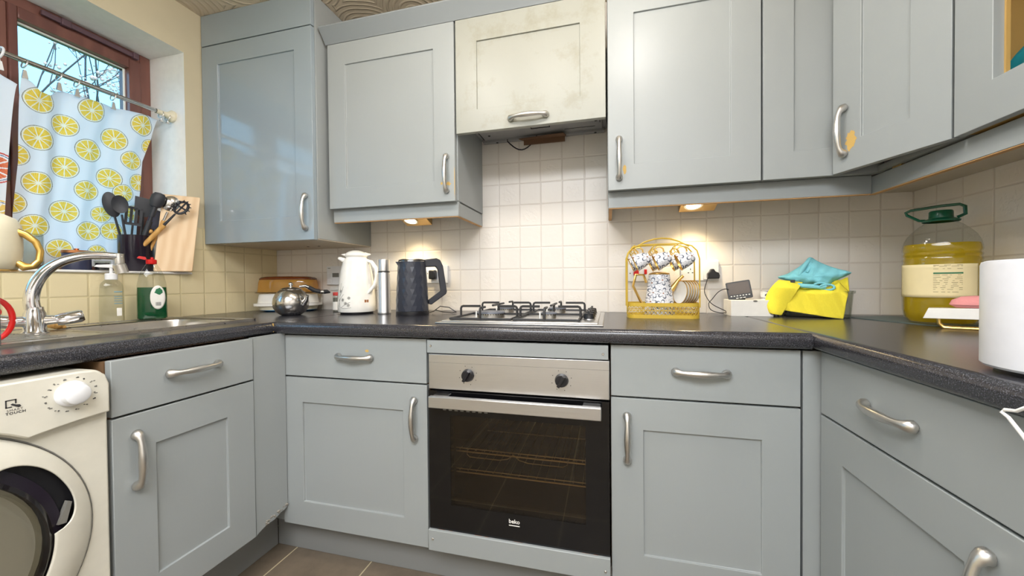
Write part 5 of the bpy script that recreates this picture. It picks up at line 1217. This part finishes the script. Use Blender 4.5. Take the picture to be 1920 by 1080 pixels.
# ================================================================ oil bottle, tray, tower
OX, OY = 96.6, 141.2; OA = facing(OX, OY)
op = [(0, 0), (5.6, 0), (6.9, .5), (7.7, 1.8), (8.05, 4), (8.1, 6.8), (8.1, 17.6), (7.95, 18.2), (8.15, 18.9), (7.9, 19.6), (8.15, 20.3), (7.9, 21.0), (8.15, 21.7), (8.05, 22.8), (7.7, 24.4), (7.0, 26.0), (5.9, 27.5), (4.6, 28.9), (3.4, 30.0), (2.7, 30.6), (2.5, 31.2)]
ob = thing('oil_bottle', 'large clear plastic bottle of yellow cooking oil with green cap', 'bottle', OX, OY, ZW, OA)
m = MB(); m.lathe(op, 64, power=2.5); m.build('bottle_body', 'clear_plastic', ob)
oi = [(0, .3)]+[(max(0, r-.25), max(z, .3)) for r, z in op[1:] if z < 23.4]+[(7.6, 23.5), (0, 23.5)]
m = MB(); m.lathe(oi, 64, power=2.5); m.build('oil', 'cooking_oil', ob)
def ring_label(h0, h1, s0, s1, off=.12, wav=.0):
    def g(u, v):
        x = s0+(s1-s0)*u; xx = max(-.995, min(.995, x/8.15)); y = -(1-abs(xx)**2.5)**(1/2.5)*8.15-off; return (x, y, h0+(h1-h0)*v+wav*math.sin(u*30+v*5))
    return g
m = MB(); m.grid(ring_label(7.8, 17.4, -8.0, 6.9, .12), 60, 10); lb = m.build('label', 'cream_label', ob, solid=.05)
def strip(h0, h1, s0, s1, mat, name='label_line'): m = MB(); m.grid(ring_label(h0, h1, s0, s1, .2), 12, 1); m.build(name, mat, lb)
strip(14.6, 15.0, -1.4, 4.2, 'green_print', 'label_bar')
rr = random.Random(5)
simple('label_ink', (150, 136, 100), .6)
for h_ in (17.0, 16.7, 16.0, 14.2, 13.6, 13.1, 12.6, 12.1, 11.6, 11.1, 10.6, 10.1, 9.4):
    u = -1.4
    while u < 4.0:
        w_ = rr.uniform(.4, 1.5); strip(h_, h_+.12, u, min(u+w_, 4.1), 'label_ink'); u += w_+rr.uniform(.25, 1.2)
m = MB(); m.lathe([(3.9, 30.2), (4.0, 30.6), (3.1, 31.1), (2.55, 31.3), (2.5, 33.2), (2.3, 33.5), (0, 33.5)], 36, (-1.0*0, 0, 0)); m.build('cap', 'green_plastic', ob)
m = MB(); m.tube([(-3.2, 0, 30.9), (-4.4, -.3, 31.0), (-7.0, -.5, 33.0), (-7.3, -.5, 33.8), (-6.2, -.5, 34.4), (0, -.5, 34.9), (3.6, -.4, 34.9), (4.6, -.3, 34.2), (4.7, -.2, 32.0), (3.2, 0, 31.2)], .5, 8, flat=.8); m.build('carry_loop', 'green_plastic', ob)
t = thing('cutting_mat', 'thin grey green mat lying under the oil bottle', 'mat', 98, 146, ZW+.02, .3)
ob.location.z += .003
m = MB(); m.prism(rrect(-11, 8, -12, 18, 2), 0, .22, 'z'); simple('mat_green', (84, 98, 96), .5); m.build('mat_sheet', 'mat_green', t); t.location = (.975, 1.47, (ZW+H0+.01)/100)
FX, FY = 88.8, 127.6
ts = thing('sponge_stand', 'white slab on a gold wire foot in front of the oil bottle', 'stand', FX, FY, ZW, facing(FX, FY))
m = MB(); m.prism([(-4.4, 2.7), (10, 3.0), (10, 5.9), (-3.4, 5.5)], -2.2, 3.0, 'y'); m.build('slab', 'white_enamel', ts, bevel=.12)
m = MB(); m.tube([(-1.6, 0, 2.8), (-1.5, 0, 1.3), (-.6, 0, .3), (1.0, 0, .25), (9, 0, .4)], .4, 8); m.tube([(-1.6, 2, 2.8), (-1.5, 2, 1.3), (-.6, 2, .3), (1.0, 2, .25), (9, 2, .4)], .4, 8); m.build('wire_foot', 'gold', ts)
t = thing('pink_sponge', 'pink sponge lying on the white slab beside the white tower', 'sponge', FX+3.8, FY-3.1, ZW+5.75, facing(FX, FY))
m = MB(); m.lathe([(0, 0), (.75, .1), (1, .9), (.9, 2.1), (.55, 3.0), (0, 3.3)], 36, sx=4.6, sy=2.2, power=2.3); m.build('sponge_block', 'pink_sponge', t)
t = thing('white_tower', 'smooth white rounded tower standing at the right picture edge', 'appliance', 62.8, 67.2, ZW, facing(62.8, 67.2))
m = MB(); m.lathe([(0, 0), (8.6, 0), (8.7, .9), (0, .9)], 64); m.build('foot', 'black_plastic', t)
m = MB(); m.lathe([(8.8, .6), (9.7, .75), (10.0, 1.1), (10.0, 15.4), (9.85, 15.9), (9.3, 16.1), (0, 16.2)], 96); m.build('casing', 'tower_white', t)
t = thing('white_cord', 'white cord looped over the right worktop edge', 'cord', 49.3, 61.0, -16.6)
m = MB(); m.tube([(3, -8, 3.3), (-.4, -3.2, 2.0), (-.5, -.8, .2), (-.5, .6, -.1), (-.6, .9, -.5), (-.5, .2, -.9), (-.5, -1.6, -2.6), (-.5, -4, -5.4), (-.4, -7, -8.8)], .22, 8); m.build('cord_loop', 'white_cable', t)  # a thin white cord hanging down past the worktop edge
